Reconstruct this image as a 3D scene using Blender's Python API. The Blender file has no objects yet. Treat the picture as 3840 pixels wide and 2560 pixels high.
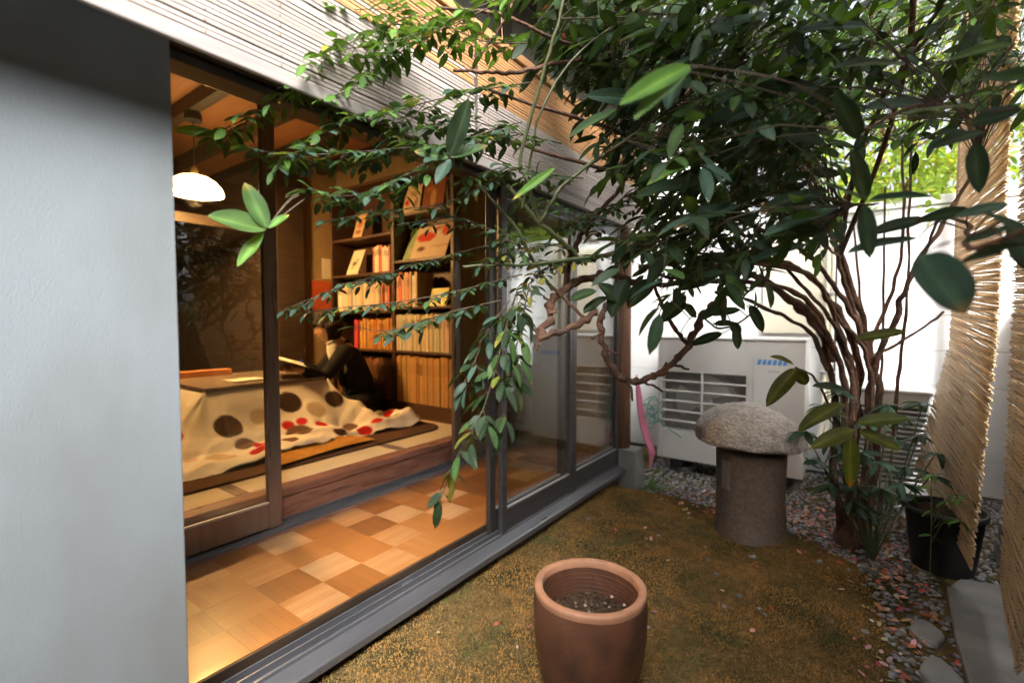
import bpy, bmesh, math, random
import numpy as np
from mathutils import Vector, Matrix, noise as mnoise

R = math.radians
scene = bpy.context.scene
C = scene.collection

# ------------------------------------------------------------------ camera
CAM_Z = 1.20
PITCH, YAW = R(2.5), R(35.8)
cam_data = bpy.data.cameras.new("camera")
cam_data.sensor_width = 36.0
cam_data.lens = 1783.0 / 3840.0 * 36.0
cam_data.clip_start = 0.02
cam_data.clip_end = 500.0
cam_data.dof.use_dof = True
cam_data.dof.focus_distance = 1.75
cam_data.dof.aperture_fstop = 1.5
cam = bpy.data.objects.new("camera", cam_data)
cam.location = (0, 0, CAM_Z)
cam.rotation_euler = (R(90) - PITCH, 0, YAW)
C.objects.link(cam)
scene.camera = cam

# ------------------------------------------------------------------ sky and sun
SUN_DIR = Vector((0.75, -0.80, 1.10)).normalized()          # towards the soft, veiled sun
world = bpy.data.worlds.new("World")
scene.world = world
world.use_nodes = True
wn = world.node_tree
wn.nodes.clear()
w_out = wn.nodes.new("ShaderNodeOutputWorld")
w_bg = wn.nodes.new("ShaderNodeBackground")
w_sky = wn.nodes.new("ShaderNodeTexSky")
w_sky.sky_type = 'NISHITA'
w_sky.sun_disc = False
w_sky.sun_elevation = math.asin(SUN_DIR.z)
w_sky.sun_rotation = math.atan2(SUN_DIR.x, SUN_DIR.y)
w_sky.air_density = 0.8
w_sky.dust_density = 10.0
w_sky.ozone_density = 1.0
w_bg.inputs['Strength'].default_value = 0.10
w_hs = wn.nodes.new("ShaderNodeHueSaturation")              # thin overcast: the blue is veiled
w_hs.inputs['Saturation'].default_value = 0.30
w_hs.inputs['Value'].default_value = 1.25
wn.links.new(w_sky.outputs[0], w_hs.inputs['Color'])
wn.links.new(w_hs.outputs[0], w_bg.inputs[0])
wn.links.new(w_bg.outputs[0], w_out.inputs[0])

sun_data = bpy.data.lights.new("sun", 'SUN')
sun_data.energy = 1.5
sun_data.angle = R(26)
sun_data.color = (1.0, 0.955, 0.89)
sun = bpy.data.objects.new("sun", sun_data)
sun.rotation_euler = SUN_DIR.to_track_quat('Z', 'Y').to_euler()
sun.location = (4, -3, 8)
C.objects.link(sun)

scene.view_settings.view_transform = 'Standard'
scene.view_settings.look = 'None'
scene.view_settings.gamma = 1.0
scene.view_settings.use_curve_mapping = False
scene.view_settings.exposure = 2.25
scene.cycles.use_denoising = True
scene.cycles.max_bounces = 10
scene.cycles.transparent_max_bounces = 16
scene.cycles.sample_clamp_indirect = 6.0
scene.cycles.caustics_reflective = False
scene.cycles.caustics_refractive = False

rng = random.Random(11)
nrg = np.random.default_rng(11)

# ------------------------------------------------------------------ helpers
cp_, sp_, cy_, sy_ = math.cos(PITCH), math.sin(PITCH), math.cos(YAW), math.sin(YAW)
def VP(u, v, d):
    """A place in the garden, d metres in front of the viewpoint (u, v on a 2352 x 1568 sketch of the view)."""
    x = (u * 1.63265 - 1920.0) / 1783.0
    y = (1280.0 - v * 1.63265) / 1783.0
    a = cp_ + sp_ * y
    z = -sp_ + cp_ * y
    return Vector(((cy_ * x - sy_ * a) * d, (sy_ * x + cy_ * a) * d, z * d + CAM_Z))

ORG = {}
def put(o, parent=None, org=None):
    C.objects.link(o)
    if parent is not None:
        o.parent = parent
    return o

def tag(o, label=None, cat=None, group=None, kind=None):
    if label: o['label'] = label
    if cat: o['category'] = cat
    if group: o['group'] = group
    if kind: o['kind'] = kind
    return o

def thing(name, loc, label, cat, group=None, rotz=0.0):
    o = bpy.data.objects.new(name, None)
    o.empty_display_size = 0.1
    o.location = loc
    o.rotation_euler = (0, 0, rotz)
    C.objects.link(o)
    ORG[o.name] = Vector(loc) if rotz == 0 else Vector((0, 0, 0))
    return tag(o, label, cat, group)

class MB:
    """Collects shapes; build() links them as one mesh object."""
    def __init__(s):
        s.v, s.f, s.m, s.c = [], [], [], []
        s.smooth = False
    def add(s, verts, faces, mi=0, col=None):
        k = len(s.v)
        s.v.extend([tuple(p) for p in verts])
        for f in faces:
            s.f.append(tuple(i + k for i in f)); s.m.append(mi)
            s.c.append([col[i] for i in f] if isinstance(col, list) else col)
        return s
    def box(s, x0, x1, y0, y1, z0, z1, mi=0, M=None):
        vs = [Vector((x, y, z)) for x in (x0, x1) for y in (y0, y1) for z in (z0, z1)]
        if M is not None: vs = [M @ p for p in vs]
        fs = [(0, 1, 3, 2), (4, 6, 7, 5), (0, 4, 5, 1), (2, 3, 7, 6), (0, 2, 6, 4), (1, 5, 7, 3)]
        return s.add(vs, fs, mi)
    def tube(s, pts, radii, n=8, mi=0, caps=True, col=None):
        pts = [Vector(p) for p in pts]
        if not hasattr(radii, '__len__'): radii = [radii] * len(pts)
        rings, up = [], None
        for i, p in enumerate(pts):
            a = pts[max(0, i - 1)]; b = pts[min(len(pts) - 1, i + 1)]
            t = (b - a)
            if t.length < 1e-9: t = Vector((0, 0, 1))
            t.normalize()
            if up is None:
                up = t.orthogonal().normalized()
            else:
                up = (up - t * up.dot(t))
                if up.length < 1e-6: up = t.orthogonal()
                up.normalize()
            sd = t.cross(up)
            rings.append([p + (up * math.cos(2 * math.pi * k / n) + sd * math.sin(2 * math.pi * k / n)) * radii[i] for k in range(n)])
        vs = [q for r in rings for q in r]
        fs = []
        for i in range(len(pts) - 1):
            for k in range(n):
                fs.append((i * n + k, i * n + (k + 1) % n, (i + 1) * n + (k + 1) % n, (i + 1) * n + k))
        if caps:
            fs.append(tuple(range(n))[::-1]); fs.append(tuple((len(pts) - 1) * n + k for k in range(n)))
        return s.add(vs, fs, mi, col)
    def lathe(s, prof, c=(0, 0, 0), n=48, mi=0, wob=None):
        vs, fs = [], []
        for j, (r, z) in enumerate(prof):
            for k in range(n):
                a = 2 * math.pi * k / n
                rr = r * (1 + (wob(a, z) if wob else 0))
                vs.append((c[0] + rr * math.cos(a), c[1] + rr * math.sin(a), c[2] + z))
        for j in range(len(prof) - 1):
            for k in range(n):
                fs.append((j * n + k, j * n + (k + 1) % n, (j + 1) * n + (k + 1) % n, (j + 1) * n + k))
        return s.add(vs, fs, mi)
    def prism_y(s, prof, y0, y1, mi=0):
        """closed (x, z) outline swept along y"""
        n = len(prof)
        vs = [(x, y0, z) for x, z in prof] + [(x, y1, z) for x, z in prof]
        fs = [(i, (i + 1) % n, n + (i + 1) % n, n + i) for i in range(n)]
        fs.append(tuple(range(n))[::-1]); fs.append(tuple(range(n, 2 * n)))
        return s.add(vs, fs, mi)
    def build(s, name, mats, parent=None, kind=None, smooth=None, bevel=0, seg=2, local=False, sub=0, label=None):
        me = bpy.data.meshes.new(name)
        o0 = Vector((0, 0, 0))
        if parent is not None and not local:
            o0 = ORG.get(parent.name, Vector((0, 0, 0)))
        vv = [(p[0] - o0.x, p[1] - o0.y, p[2] - o0.z) for p in s.v]
        me.from_pydata(vv, [], s.f)
        if not isinstance(mats, (list, tuple)): mats = [mats]
        for m in mats: me.materials.append(m)
        if len(mats) > 1: me.polygons.foreach_set('material_index', s.m)
        if any(c is not None for c in s.c):
            at = me.color_attributes.new('Col', 'FLOAT_COLOR', 'CORNER')
            cols = []
            for f, c in zip(s.f, s.c):
                c = c or (0.1, 0.1, 0.1)
                if isinstance(c, list):
                    for q_ in c: cols.extend([q_[0], q_[1], q_[2], 1.0])
                else: cols.extend([c[0], c[1], c[2], 1.0] * len(f))
            at.data.foreach_set('color', cols)
        sm = s.smooth if smooth is None else smooth
        me.polygons.foreach_set('use_smooth', [bool(sm)] * len(s.f))
        me.update()
        bm = bmesh.new(); bm.from_mesh(me)
        bmesh.ops.recalc_face_normals(bm, faces=bm.faces); bm.to_mesh(me); bm.free()
        o = bpy.data.objects.new(name, me)
        put(o, parent)
        ORG[o.name] = o0
        if bevel:
            b = o.modifiers.new('bevel', 'BEVEL'); b.width = bevel; b.segments = seg; b.limit_method = 'ANGLE'; b.angle_limit = R(35)
        if sub:
            b = o.modifiers.new('sub', 'SUBSURF'); b.levels = sub; b.render_levels = sub
        if kind: o['kind'] = kind
        if label: o['label'] = label
        return o

def copy_tree(o, parent=None):
    c = o.copy(); C.objects.link(c); c.parent = parent
    ORG[c.name] = ORG.get(o.name, Vector((0, 0, 0)))
    for ch in list(o.children):
        copy_tree(ch, c)
    return c

def raw_mesh(name, verts, faces, mat, parent=None, kind=None, smooth=True, cols=None, mats=None, mi=None):
    me = bpy.data.meshes.new(name)
    me.from_pydata([tuple(map(float, p)) for p in verts], [], [tuple(map(int, f)) for f in faces])
    for m in (mats or [mat]): me.materials.append(m)
    if mi is not None: me.polygons.foreach_set('material_index', np.asarray(mi, np.int32))
    if cols is not None:
        at = me.color_attributes.new('Col', 'FLOAT_COLOR', 'POINT')
        at.data.foreach_set('color', np.asarray(cols, np.float32).ravel())
    me.polygons.foreach_set('use_smooth', [smooth] * len(faces))
    me.update()
    o = bpy.data.objects.new(name, me)
    put(o, parent)
    ORG[o.name] = Vector((0, 0, 0))
    if kind: o['kind'] = kind
    return o

# ------------------------------------------------------------------ materials
def nodes_of(m):
    m.use_nodes = True
    nt = m.node_tree
    return nt, nt.nodes['Principled BSDF'], nt.nodes['Material Output']

def mat(name, a, b=None, rough=0.6, scale=8.0, detail=6.0, stretch=(1, 1, 1), lo=0.35, hi=0.65, bump=0.0, bscale=None,
        bdist=0.01, spec=0.5, metal=0.0, rvar=0.0, coords='Object', c=None, cscale=2.0, clo=0.55, chi=0.7, rand=0.0, trans=0.0, tcol=None):
    """Two-tone noise material: a-b by fine noise, c as larger stains, rand as per-object value jitter."""
    m = bpy.data.materials.new(name)
    nt, bs, out = nodes_of(m)
    L = nt.links.new
    N = nt.nodes.new
    bs.inputs['Roughness'].default_value = rough
    bs.inputs['Metallic'].default_value = metal
    bs.inputs['Specular IOR Level'].default_value = spec
    tc = N('ShaderNodeTexCoord'); mp = N('ShaderNodeMapping')
    mp.inputs['Scale'].default_value = stretch
    L(tc.outputs[coords], mp.inputs[0])
    src = None
    if b is not None:
        nz = N('ShaderNodeTexNoise'); nz.inputs['Scale'].default_value = scale; nz.inputs['Detail'].default_value = detail
        L(mp.outputs[0], nz.inputs['Vector'])
        rp = N('ShaderNodeMapRange'); rp.inputs['From Min'].default_value = lo; rp.inputs['From Max'].default_value = hi
        L(nz.outputs[0], rp.inputs[0])
        mx = N('ShaderNodeMix'); mx.data_type = 'RGBA'
        mx.inputs[6].default_value = (*a, 1); mx.inputs[7].default_value = (*b, 1)
        L(rp.outputs[0], mx.inputs[0]); src = mx.outputs[2]
        if rvar:
            rr = N('ShaderNodeMapRange'); rr.inputs['To Min'].default_value = max(0.02, rough - rvar); rr.inputs['To Max'].default_value = min(1, rough + rvar)
            L(nz.outputs[0], rr.inputs[0]); L(rr.outputs[0], bs.inputs['Roughness'])
    if c is not None:
        n2 = N('ShaderNodeTexNoise'); n2.inputs['Scale'].default_value = cscale; n2.inputs['Detail'].default_value = 4
        L(mp.outputs[0], n2.inputs['Vector'])
        r2 = N('ShaderNodeMapRange'); r2.inputs['From Min'].default_value = clo; r2.inputs['From Max'].default_value = chi
        L(n2.outputs[0], r2.inputs[0])
        m2 = N('ShaderNodeMix'); m2.data_type = 'RGBA'; m2.inputs[7].default_value = (*c, 1)
        if src is not None: L(src, m2.inputs[6])
        else: m2.inputs[6].default_value = (*a, 1)
        L(r2.outputs[0], m2.inputs[0]); src = m2.outputs[2]
    if rand:
        oi = N('ShaderNodeObjectInfo'); hs = N('ShaderNodeHueSaturation')
        rr = N('ShaderNodeMapRange'); rr.inputs['To Min'].default_value = 1 - rand; rr.inputs['To Max'].default_value = 1 + rand
        L(oi.outputs['Random'], rr.inputs[0]); L(rr.outputs[0], hs.inputs['Value'])
        if src is not None: L(src, hs.inputs['Color'])
        else: hs.inputs['Color'].default_value = (*a, 1)
        src = hs.outputs[0]
    if src is not None: L(src, bs.inputs['Base Color'])
    else: bs.inputs['Base Color'].default_value = (*a, 1)
    if bump:
        nb = N('ShaderNodeTexNoise'); nb.inputs['Scale'].default_value = bscale or scale * 3; nb.inputs['Detail'].default_value = 8
        L(mp.outputs[0], nb.inputs['Vector'])
        bp = N('ShaderNodeBump'); bp.inputs['Strength'].default_value = bump; bp.inputs['Distance'].default_value = bdist
        L(nb.outputs[0], bp.inputs['Height']); L(bp.outputs[0], bs.inputs['Normal'])
    if trans:
        tr = N('ShaderNodeBsdfTranslucent'); ms = N('ShaderNodeMixShader'); ms.inputs[0].default_value = trans
        if tcol is not None: tr.inputs[0].default_value = (*tcol, 1)
        elif src is not None: L(src, tr.inputs[0])
        else: tr.inputs[0].default_value = (*a, 1)
        L(bs.outputs[0], ms.inputs[1]); L(tr.outputs[0], ms.inputs[2]); L(ms.outputs[0], out.inputs[0])
    return m

def mat_vcol(name, rough=0.6, trans=0.0, tgain=1.6, nvar=0.0, nscale=30, spec=0.5, bump=0.0, bscale=60, tint=(1, 1, 1)):
    """Colour comes from the mesh's own colour attribute (leaf and print colours)."""
    m = bpy.data.materials.new(name)
    nt, bs, out = nodes_of(m); L = nt.links.new; N = nt.nodes.new
    at = N('ShaderNodeAttribute'); at.attribute_name = 'Col'
    src = at.outputs['Color']
    tc = N('ShaderNodeTexCoord')
    if nvar:
        nz = N('ShaderNodeTexNoise'); nz.inputs['Scale'].default_value = nscale; nz.inputs['Detail'].default_value = 5
        L(tc.outputs['Object'], nz.inputs['Vector'])
        rr = N('ShaderNodeMapRange'); rr.inputs['From Min'].default_value = 0.3; rr.inputs['From Max'].default_value = 0.7
        rr.inputs['To Min'].default_value = 1 - nvar; rr.inputs['To Max'].default_value = 1 + nvar
        L(nz.outputs[0], rr.inputs[0])
        hs = N('ShaderNodeHueSaturation'); L(src, hs.inputs['Color']); L(rr.outputs[0], hs.inputs['Value']); src = hs.outputs[0]
    L(src, bs.inputs['Base Color'])
    bs.inputs['Roughness'].default_value = rough; bs.inputs['Specular IOR Level'].default_value = spec
    if bump:
        nb = N('ShaderNodeTexNoise'); nb.inputs['Scale'].default_value = bscale; nb.inputs['Detail'].default_value = 6
        L(tc.outputs['Object'], nb.inputs['Vector'])
        bp = N('ShaderNodeBump'); bp.inputs['Strength'].default_value = bump; bp.inputs['Distance'].default_value = 0.01
        L(nb.outputs[0], bp.inputs['Height']); L(bp.outputs[0], bs.inputs['Normal'])
    if trans:
        tr = N('ShaderNodeBsdfTranslucent'); ms = N('ShaderNodeMixShader'); ms.inputs[0].default_value = trans
        mu = N('ShaderNodeMix'); mu.data_type = 'RGBA'; mu.blend_type = 'MULTIPLY'; mu.inputs[0].default_value = 1
        mu.inputs[7].default_value = (1.5 * tgain, 1.4 * tgain, 0.5 * tgain, 1)
        L(src, mu.inputs[6]); L(mu.outputs[2], tr.inputs[0])
        L(bs.outputs[0], ms.inputs[1]); L(tr.outputs[0], ms.inputs[2]); L(ms.outputs[0], out.inputs[0])
    return m

def mat_glass(name):
    m = bpy.data.materials.new(name); nt, bs, out = nodes_of(m); L = nt.links.new; N = nt.nodes.new
    nt.nodes.remove(bs)
    tr = N('ShaderNodeBsdfTransparent'); gl = N('ShaderNodeBsdfGlossy'); ms = N('ShaderNodeMixShader')
    tr.inputs[0].default_value = (0.97, 0.985, 0.98, 1)
    ge = N('ShaderNodeNewGeometry'); dt = N('ShaderNodeVectorMath'); dt.operation = 'DOT_PRODUCT'
    L(ge.outputs['Normal'], dt.inputs[0]); L(ge.outputs['Incoming'], dt.inputs[1])
    def mt(op, a, b):
        n = N('ShaderNodeMath'); n.operation = op
        for i, v in enumerate((a, b)):
            if isinstance(v, (int, float)): n.inputs[i].default_value = v
            elif v is not None: L(v, n.inputs[i])
        return n.outputs[0]
    ca = mt('ABSOLUTE', dt.outputs['Value'], None)
    pw = mt('POWER', mt('SUBTRACT', 1.0, ca), 5.0)
    fr = mt('ADD', mt('MULTIPLY', pw, 0.91), 0.09)                # thin pane: Schlick reflectance, same from both faces
    gl.inputs['Roughness'].default_value = 0.004; gl.inputs['Color'].default_value = (0.95, 0.97, 0.98, 1)
    tc = N('ShaderNodeTexCoord'); nz = N('ShaderNodeTexNoise'); nz.inputs['Scale'].default_value = 1.2
    bp = N('ShaderNodeBump'); bp.inputs['Strength'].default_value = 0.02; bp.inputs['Distance'].default_value = 0.02
    L(tc.outputs['Object'], nz.inputs[0]); L(nz.outputs[0], bp.inputs['Height']); L(bp.outputs[0], gl.inputs['Normal'])
    L(fr, ms.inputs[0]); L(tr.outputs[0], ms.inputs[1]); L(gl.outputs[0], ms.inputs[2]); L(ms.outputs[0], out.inputs[0])
    return m

def mat_emit(name, col, strength):
    m = bpy.data.materials.new(name); nt, bs, out = nodes_of(m)
    bs.inputs['Base Color'].default_value = (0.9, 0.85, 0.75, 1)
    bs.inputs['Emission Color'].default_value = (*col, 1); bs.inputs['Emission Strength'].default_value = strength
    return m

M = {}
M['stucco'] = mat('stucco', (0.205, 0.235, 0.262), (0.18, 0.206, 0.228), rough=0.9, scale=2.2, stretch=(1, 1, 0.45), bump=0.34, bscale=270, bdist=0.004, c=(0.150, 0.162, 0.168), cscale=2.6, clo=0.50, chi=0.72, spec=0.15)
M['upper_plaster'] = mat('upper_plaster', (0.16, 0.145, 0.125), (0.13, 0.118, 0.10), rough=0.9, scale=5, bump=0.2, bscale=90)
M['dark_wood'] = mat('dark_wood', (0.028, 0.018, 0.012), (0.05, 0.032, 0.02), rough=0.5, scale=9, stretch=(6, 0.6, 6), bump=0.15, bscale=30)
M['timber'] = mat('timber', (0.07, 0.052, 0.04), (0.12, 0.09, 0.068), rough=0.85, scale=9, stretch=(6, 0.6, 6), bump=0.4, bscale=40)
M['post_wood'] = mat('post_wood', (0.22, 0.115, 0.07), (0.34, 0.19, 0.12), rough=0.7, scale=9, stretch=(8, 8, 0.5), bump=0.3, bscale=30, c=(0.12, 0.07, 0.05), cscale=4)
M['aluminium'] = mat('aluminium', (0.12, 0.12, 0.13), (0.16, 0.16, 0.17), rough=0.38, scale=6, stretch=(8, 0.5, 8), metal=0.75, rvar=0.12, c=(0.13, 0.125, 0.12), cscale=9, clo=0.55, chi=0.75)
M['sill_metal'] = mat('sill_metal', (0.20, 0.205, 0.23), (0.225, 0.23, 0.255), rough=0.33, scale=5, stretch=(6, 0.6, 6), metal=0.7, rvar=0.15, c=(0.16, 0.15, 0.14), cscale=16, clo=0.62, chi=0.78)
M['bronze'] = mat('bronze', (0.17, 0.135, 0.115), (0.21, 0.17, 0.145), rough=0.3, scale=6, stretch=(6, 6, 0.5), metal=0.55, rvar=0.1)
M['sash_dark'] = mat('sash_dark', (0.05, 0.047, 0.047), (0.075, 0.07, 0.068), rough=0.35, scale=6, stretch=(5, 5, 0.6), metal=0.5, rvar=0.1)
M['glass'] = mat_glass('glass')
M['step_wood'] = mat('step_wood', (0.17, 0.075, 0.05), (0.27, 0.13, 0.09), rough=0.3, scale=7, stretch=(8, 0.7, 8), rvar=0.1, c=(0.10, 0.05, 0.04), cscale=5)
M['ceiling'] = mat('ceiling', (0.26, 0.115, 0.045), (0.33, 0.15, 0.06), rough=0.6, scale=6, stretch=(0.6, 9, 6))
M['ochre'] = mat('ochre', (0.34, 0.24, 0.12), (0.30, 0.205, 0.10), rough=0.9, scale=8, bump=0.15, bscale=80)
M['brown_wall'] = mat('brown_wall', (0.055, 0.032, 0.015), (0.042, 0.025, 0.012), rough=0.9, scale=8)
M['shelf_wood'] = mat('shelf_wood', (0.055, 0.028, 0.016), (0.095, 0.048, 0.027), rough=0.45, scale=6, stretch=(0.8, 8, 8), bump=0.08)
M['tatami'] = mat('tatami', (0.62, 0.53, 0.36), (0.54, 0.46, 0.30), rough=0.75, scale=30, stretch=(0.4, 14, 1), bump=0.15, bscale=60)
M['heri'] = mat('heri', (0.13, 0.09, 0.07), (0.18, 0.13, 0.10), rough=0.9, scale=60)
M['rug'] = mat('rug', (0.085, 0.045, 0.025), (0.115, 0.062, 0.035), rough=1.0, scale=120, bump=0.5, bscale=300, spec=0.1)
M['mustard'] = mat('mustard', (0.52, 0.26, 0.05), (0.42, 0.20, 0.04), rough=0.95, scale=30, bump=0.25, bscale=200, spec=0.1)
M['table_top'] = mat('table_top', (0.17, 0.13, 0.10), (0.20, 0.155, 0.12), rough=0.3, scale=6)
M['quilt'] = mat_vcol('quilt', rough=0.95, nvar=0.05, nscale=9, spec=0.15, bump=0.25, bscale=45)
M['leaf'] = mat_vcol('leaf', rough=0.46, trans=0.30, tgain=1.3, nvar=0.15, nscale=22, spec=0.15)
M['bark'] = mat('bark', (0.085, 0.040, 0.024), (0.16, 0.080, 0.048), rough=0.85, scale=40, bump=0.8, bscale=70, bdist=0.012, c=(0.055, 0.035, 0.025), cscale=14, clo=0.48, chi=0.65)
M['green_stem'] = mat('green_stem', (0.07, 0.11, 0.04), (0.11, 0.10, 0.05), rough=0.5, scale=12)
M['stone'] = mat('stone', (0.70, 0.65, 0.605), (0.52, 0.475, 0.44), rough=0.95, scale=55, lo=0.4, hi=0.6, bump=1.0, bscale=70, bdist=0.02, c=(0.28, 0.26, 0.235), cscale=6.5, clo=0.58, chi=0.75, spec=0.2)
M['pillar'] = mat('pillar', (0.24, 0.185, 0.145), (0.17, 0.13, 0.10), rough=0.95, scale=60, bump=0.7, bscale=110, bdist=0.008, c=(0.29, 0.25, 0.21), cscale=3.2, clo=0.58, chi=0.75, spec=0.2)
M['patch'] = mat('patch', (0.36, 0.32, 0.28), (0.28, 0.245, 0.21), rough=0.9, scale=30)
M['terracotta'] = mat('terracotta', (0.125, 0.052, 0.028), (0.07, 0.031, 0.019), rough=0.5, scale=9, stretch=(1, 1, 1.0), rvar=0.15, c=(0.045, 0.024, 0.016), cscale=4.5, clo=0.47, chi=0.66, bump=0.25, bscale=60)
M['rim_clay'] = mat('rim_clay', (0.40, 0.205, 0.12), (0.31, 0.15, 0.085), rough=0.6, scale=14, c=(0.28, 0.15, 0.09), cscale=9)
M['black_plastic'] = mat('black_plastic', (0.012, 0.012, 0.013), (0.02, 0.02, 0.02), rough=0.45, scale=6)
M['soil'] = mat('soil', (0.045, 0.03, 0.02), (0.10, 0.065, 0.04), rough=1.0, scale=60, bump=1.0, bscale=90, bdist=0.02, spec=0.1)
M['ground'] = mat('ground', (0.12, 0.08, 0.036), (0.20, 0.13, 0.052), rough=1.0, scale=26, bump=1.0, bscale=70, bdist=0.02, c=(0.06, 0.055, 0.022), cscale=3.0, clo=0.45, chi=0.62, spec=0.1)
M['concrete'] = mat('concrete', (0.30, 0.30, 0.295), (0.23, 0.23, 0.225), rough=0.9, scale=9, bump=0.35, bscale=90, c=(0.15, 0.145, 0.135), cscale=3, spec=0.2)
M['path'] = mat('path', (0.24, 0.235, 0.23), (0.18, 0.175, 0.17), rough=0.9, scale=7, bump=0.3, bscale=120, c=(0.31, 0.305, 0.295), cscale=2.4, clo=0.55, chi=0.72, spec=0.25)
M['white_wall'] = mat('white_wall', (0.84, 0.85, 0.855), (0.78, 0.79, 0.795), rough=0.85, scale=3, bump=0.12, bscale=70, c=(0.66, 0.67, 0.65), cscale=1.3, clo=0.55, chi=0.8, spec=0.2)
M['cream_wall'] = mat('cream_wall', (0.80, 0.755, 0.61), (0.74, 0.69, 0.55), rough=0.85, scale=4, spec=0.2)
M['ac_white'] = mat('ac_white', (0.74, 0.745, 0.735), (0.69, 0.695, 0.68), rough=0.4, scale=3, c=(0.58, 0.57, 0.54), cscale=2.6, clo=0.56, chi=0.8)
M['ac_grille'] = mat('ac_grille', (0.60, 0.60, 0.585), (0.52, 0.52, 0.505), rough=0.45, scale=5)
M['ac_dark'] = mat('ac_dark', (0.26, 0.245, 0.235), (0.34, 0.32, 0.31), rough=0.7, scale=8)
M['ac_blue'] = mat('ac_blue', (0.08, 0.33, 0.75), rough=0.4)
M['ac_pink'] = mat('ac_pink', (0.75, 0.25, 0.32), rough=0.4)
M['ac_grey'] = mat('ac_grey', (0.45, 0.48, 0.50), rough=0.4)
M['reed'] = mat('reed', (0.72, 0.58, 0.39), (0.60, 0.46, 0.29), rough=0.6, scale=38, stretch=(10, 0.5, 16), lo=0.3, hi=0.7, c=(0.46, 0.35, 0.22), cscale=7, clo=0.56, chi=0.74, trans=0.5)
M['reed_cord'] = mat('reed_cord', (0.13, 0.10, 0.07), rough=0.9)
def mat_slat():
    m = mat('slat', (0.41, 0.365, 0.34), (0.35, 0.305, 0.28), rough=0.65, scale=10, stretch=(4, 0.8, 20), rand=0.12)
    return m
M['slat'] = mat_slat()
M['slat_lamplit'] = mat('slat_lamplit', (0.50, 0.27, 0.115), (0.42, 0.22, 0.09), rough=0.6, scale=10, stretch=(4, 0.8, 20), rand=0.12)  # warm lamp light through the upper blind, put into the colour
M['slat_bar'] = mat('slat_bar', (0.34, 0.31, 0.30), (0.28, 0.25, 0.24), rough=0.6, scale=10, stretch=(4, 0.8, 8))
M['cord'] = mat('cord', (0.30, 0.17, 0.10), rough=0.9)
M['fence_wood'] = mat('fence_wood', (0.045, 0.033, 0.026), (0.075, 0.055, 0.043), rough=0.8, scale=8, stretch=(6, 6, 0.5), rand=0.25)
M['pink_hose'] = mat('pink_hose', (0.78, 0.27, 0.42), rough=0.5)
M['teal'] = mat('teal', (0.16, 0.46, 0.40), rough=0.6)
M['cover_paint'] = mat_vcol('cover_paint', rough=0.45, spec=0.4)
M['skin'] = mat('skin', (0.62, 0.38, 0.26), (0.55, 0.32, 0.21), rough=0.5, scale=20)
M['hair'] = mat('hair', (0.015, 0.010, 0.008), (0.03, 0.018, 0.012), rough=0.7, scale=40, stretch=(1, 1, 6), spec=0.2)
M['jacket'] = mat('jacket', (0.012, 0.012, 0.014), (0.02, 0.02, 0.022), rough=0.95, scale=80, bump=0.3, bscale=120, spec=0.15)
M['shirt'] = mat('shirt', (0.75, 0.72, 0.66), (0.66, 0.63, 0.57), rough=0.85, scale=12)
M['paper'] = mat('paper', (0.74, 0.70, 0.60), (0.68, 0.63, 0.52), rough=0.8, scale=6)
M['lamp_shade'] = mat_emit('lamp_shade', (1.0, 0.62, 0.24), 5.0)
M['bulb'] = mat_emit('bulb', (1.0, 0.78, 0.45), 18.0)
M['brass'] = mat('brass', (0.30, 0.20, 0.09), rough=0.4, metal=0.8)
M['blue_gem'] = mat('blue_gem', (0.04, 0.06, 0.85), rough=0.3)
M['orange_cloth'] = mat('orange_cloth', (0.55, 0.10, 0.02), (0.48, 0.08, 0.018), rough=0.9, scale=20)
M['orange_wood'] = mat('orange_wood', (0.50, 0.20, 0.07), (0.42, 0.16, 0.05), rough=0.5, scale=8, stretch=(8, 0.8, 8))
M['twig'] = mat('twig', (0.045, 0.03, 0.02), (0.07, 0.055, 0.03), rough=0.8, scale=30)
M['bead'] = mat('bead', (0.50, 0.51, 0.54), (0.42, 0.43, 0.46), rough=0.35, scale=9, stretch=(6, 0.6, 6), metal=0.6)
# ------------------------------------------------------------------ ground
def sstep(a, b, x):
    t = min(1.0, max(0.0, (x - a) / (b - a))); return t * t * (3 - 2 * t)

MOSS_EDGE = [(-1.5, 3.22), (-1.2, 3.20), (-0.9, 3.20), (-0.6, 3.12), (-0.35, 3.0), (-0.12, 2.93), (0.02, 2.80), (0.085, 2.6), (0.115, 2.3), (0.12, 1.5), (0.12, -2.0)]
def in_moss(x, y):
    if x > 0.125: return False
    if x > 0.0:
        return y < 2.80 - (max(0, x - 0.02) / 0.1) ** 2 * 0.45
    for (x0, y0), (x1, y1) in zip(MOSS_EDGE, MOSS_EDGE[1:]):
        if x0 <= x <= x1: return y < y0 + (y1 - y0) * (x - x0) / (x1 - x0)
    return y < 3.2
def ground_z(x, y):
    z = 0.0
    near = sstep(-0.55, -1.3, x) * 0.055
    m = sstep(0.15, -0.05, x) * sstep(3.3, 2.9, y)
    z += m * (0.018 + near)
    n = mnoise.noise(Vector((x * 2.1, y * 2.1, 0.3))) * 0.016 + mnoise.noise(Vector((x * 7, y * 7, 1.3))) * 0.012 + mnoise.noise(Vector((x * 19, y * 19, 4.3))) * 0.006
    return z + n * (0.35 + 0.65 * m)

xs = np.arange(-1.62, 1.0001, 0.02); ys = np.arange(-0.6, 4.4001, 0.02)
gv = [(x, y, ground_z(x, y)) for x in xs for y in ys]
ny = len(ys)
gf = [(i * ny + j, (i + 1) * ny + j, (i + 1) * ny + j + 1, i * ny + j + 1) for i in range(len(xs) - 1) for j in range(ny - 1)]
k = len(gv)
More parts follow.
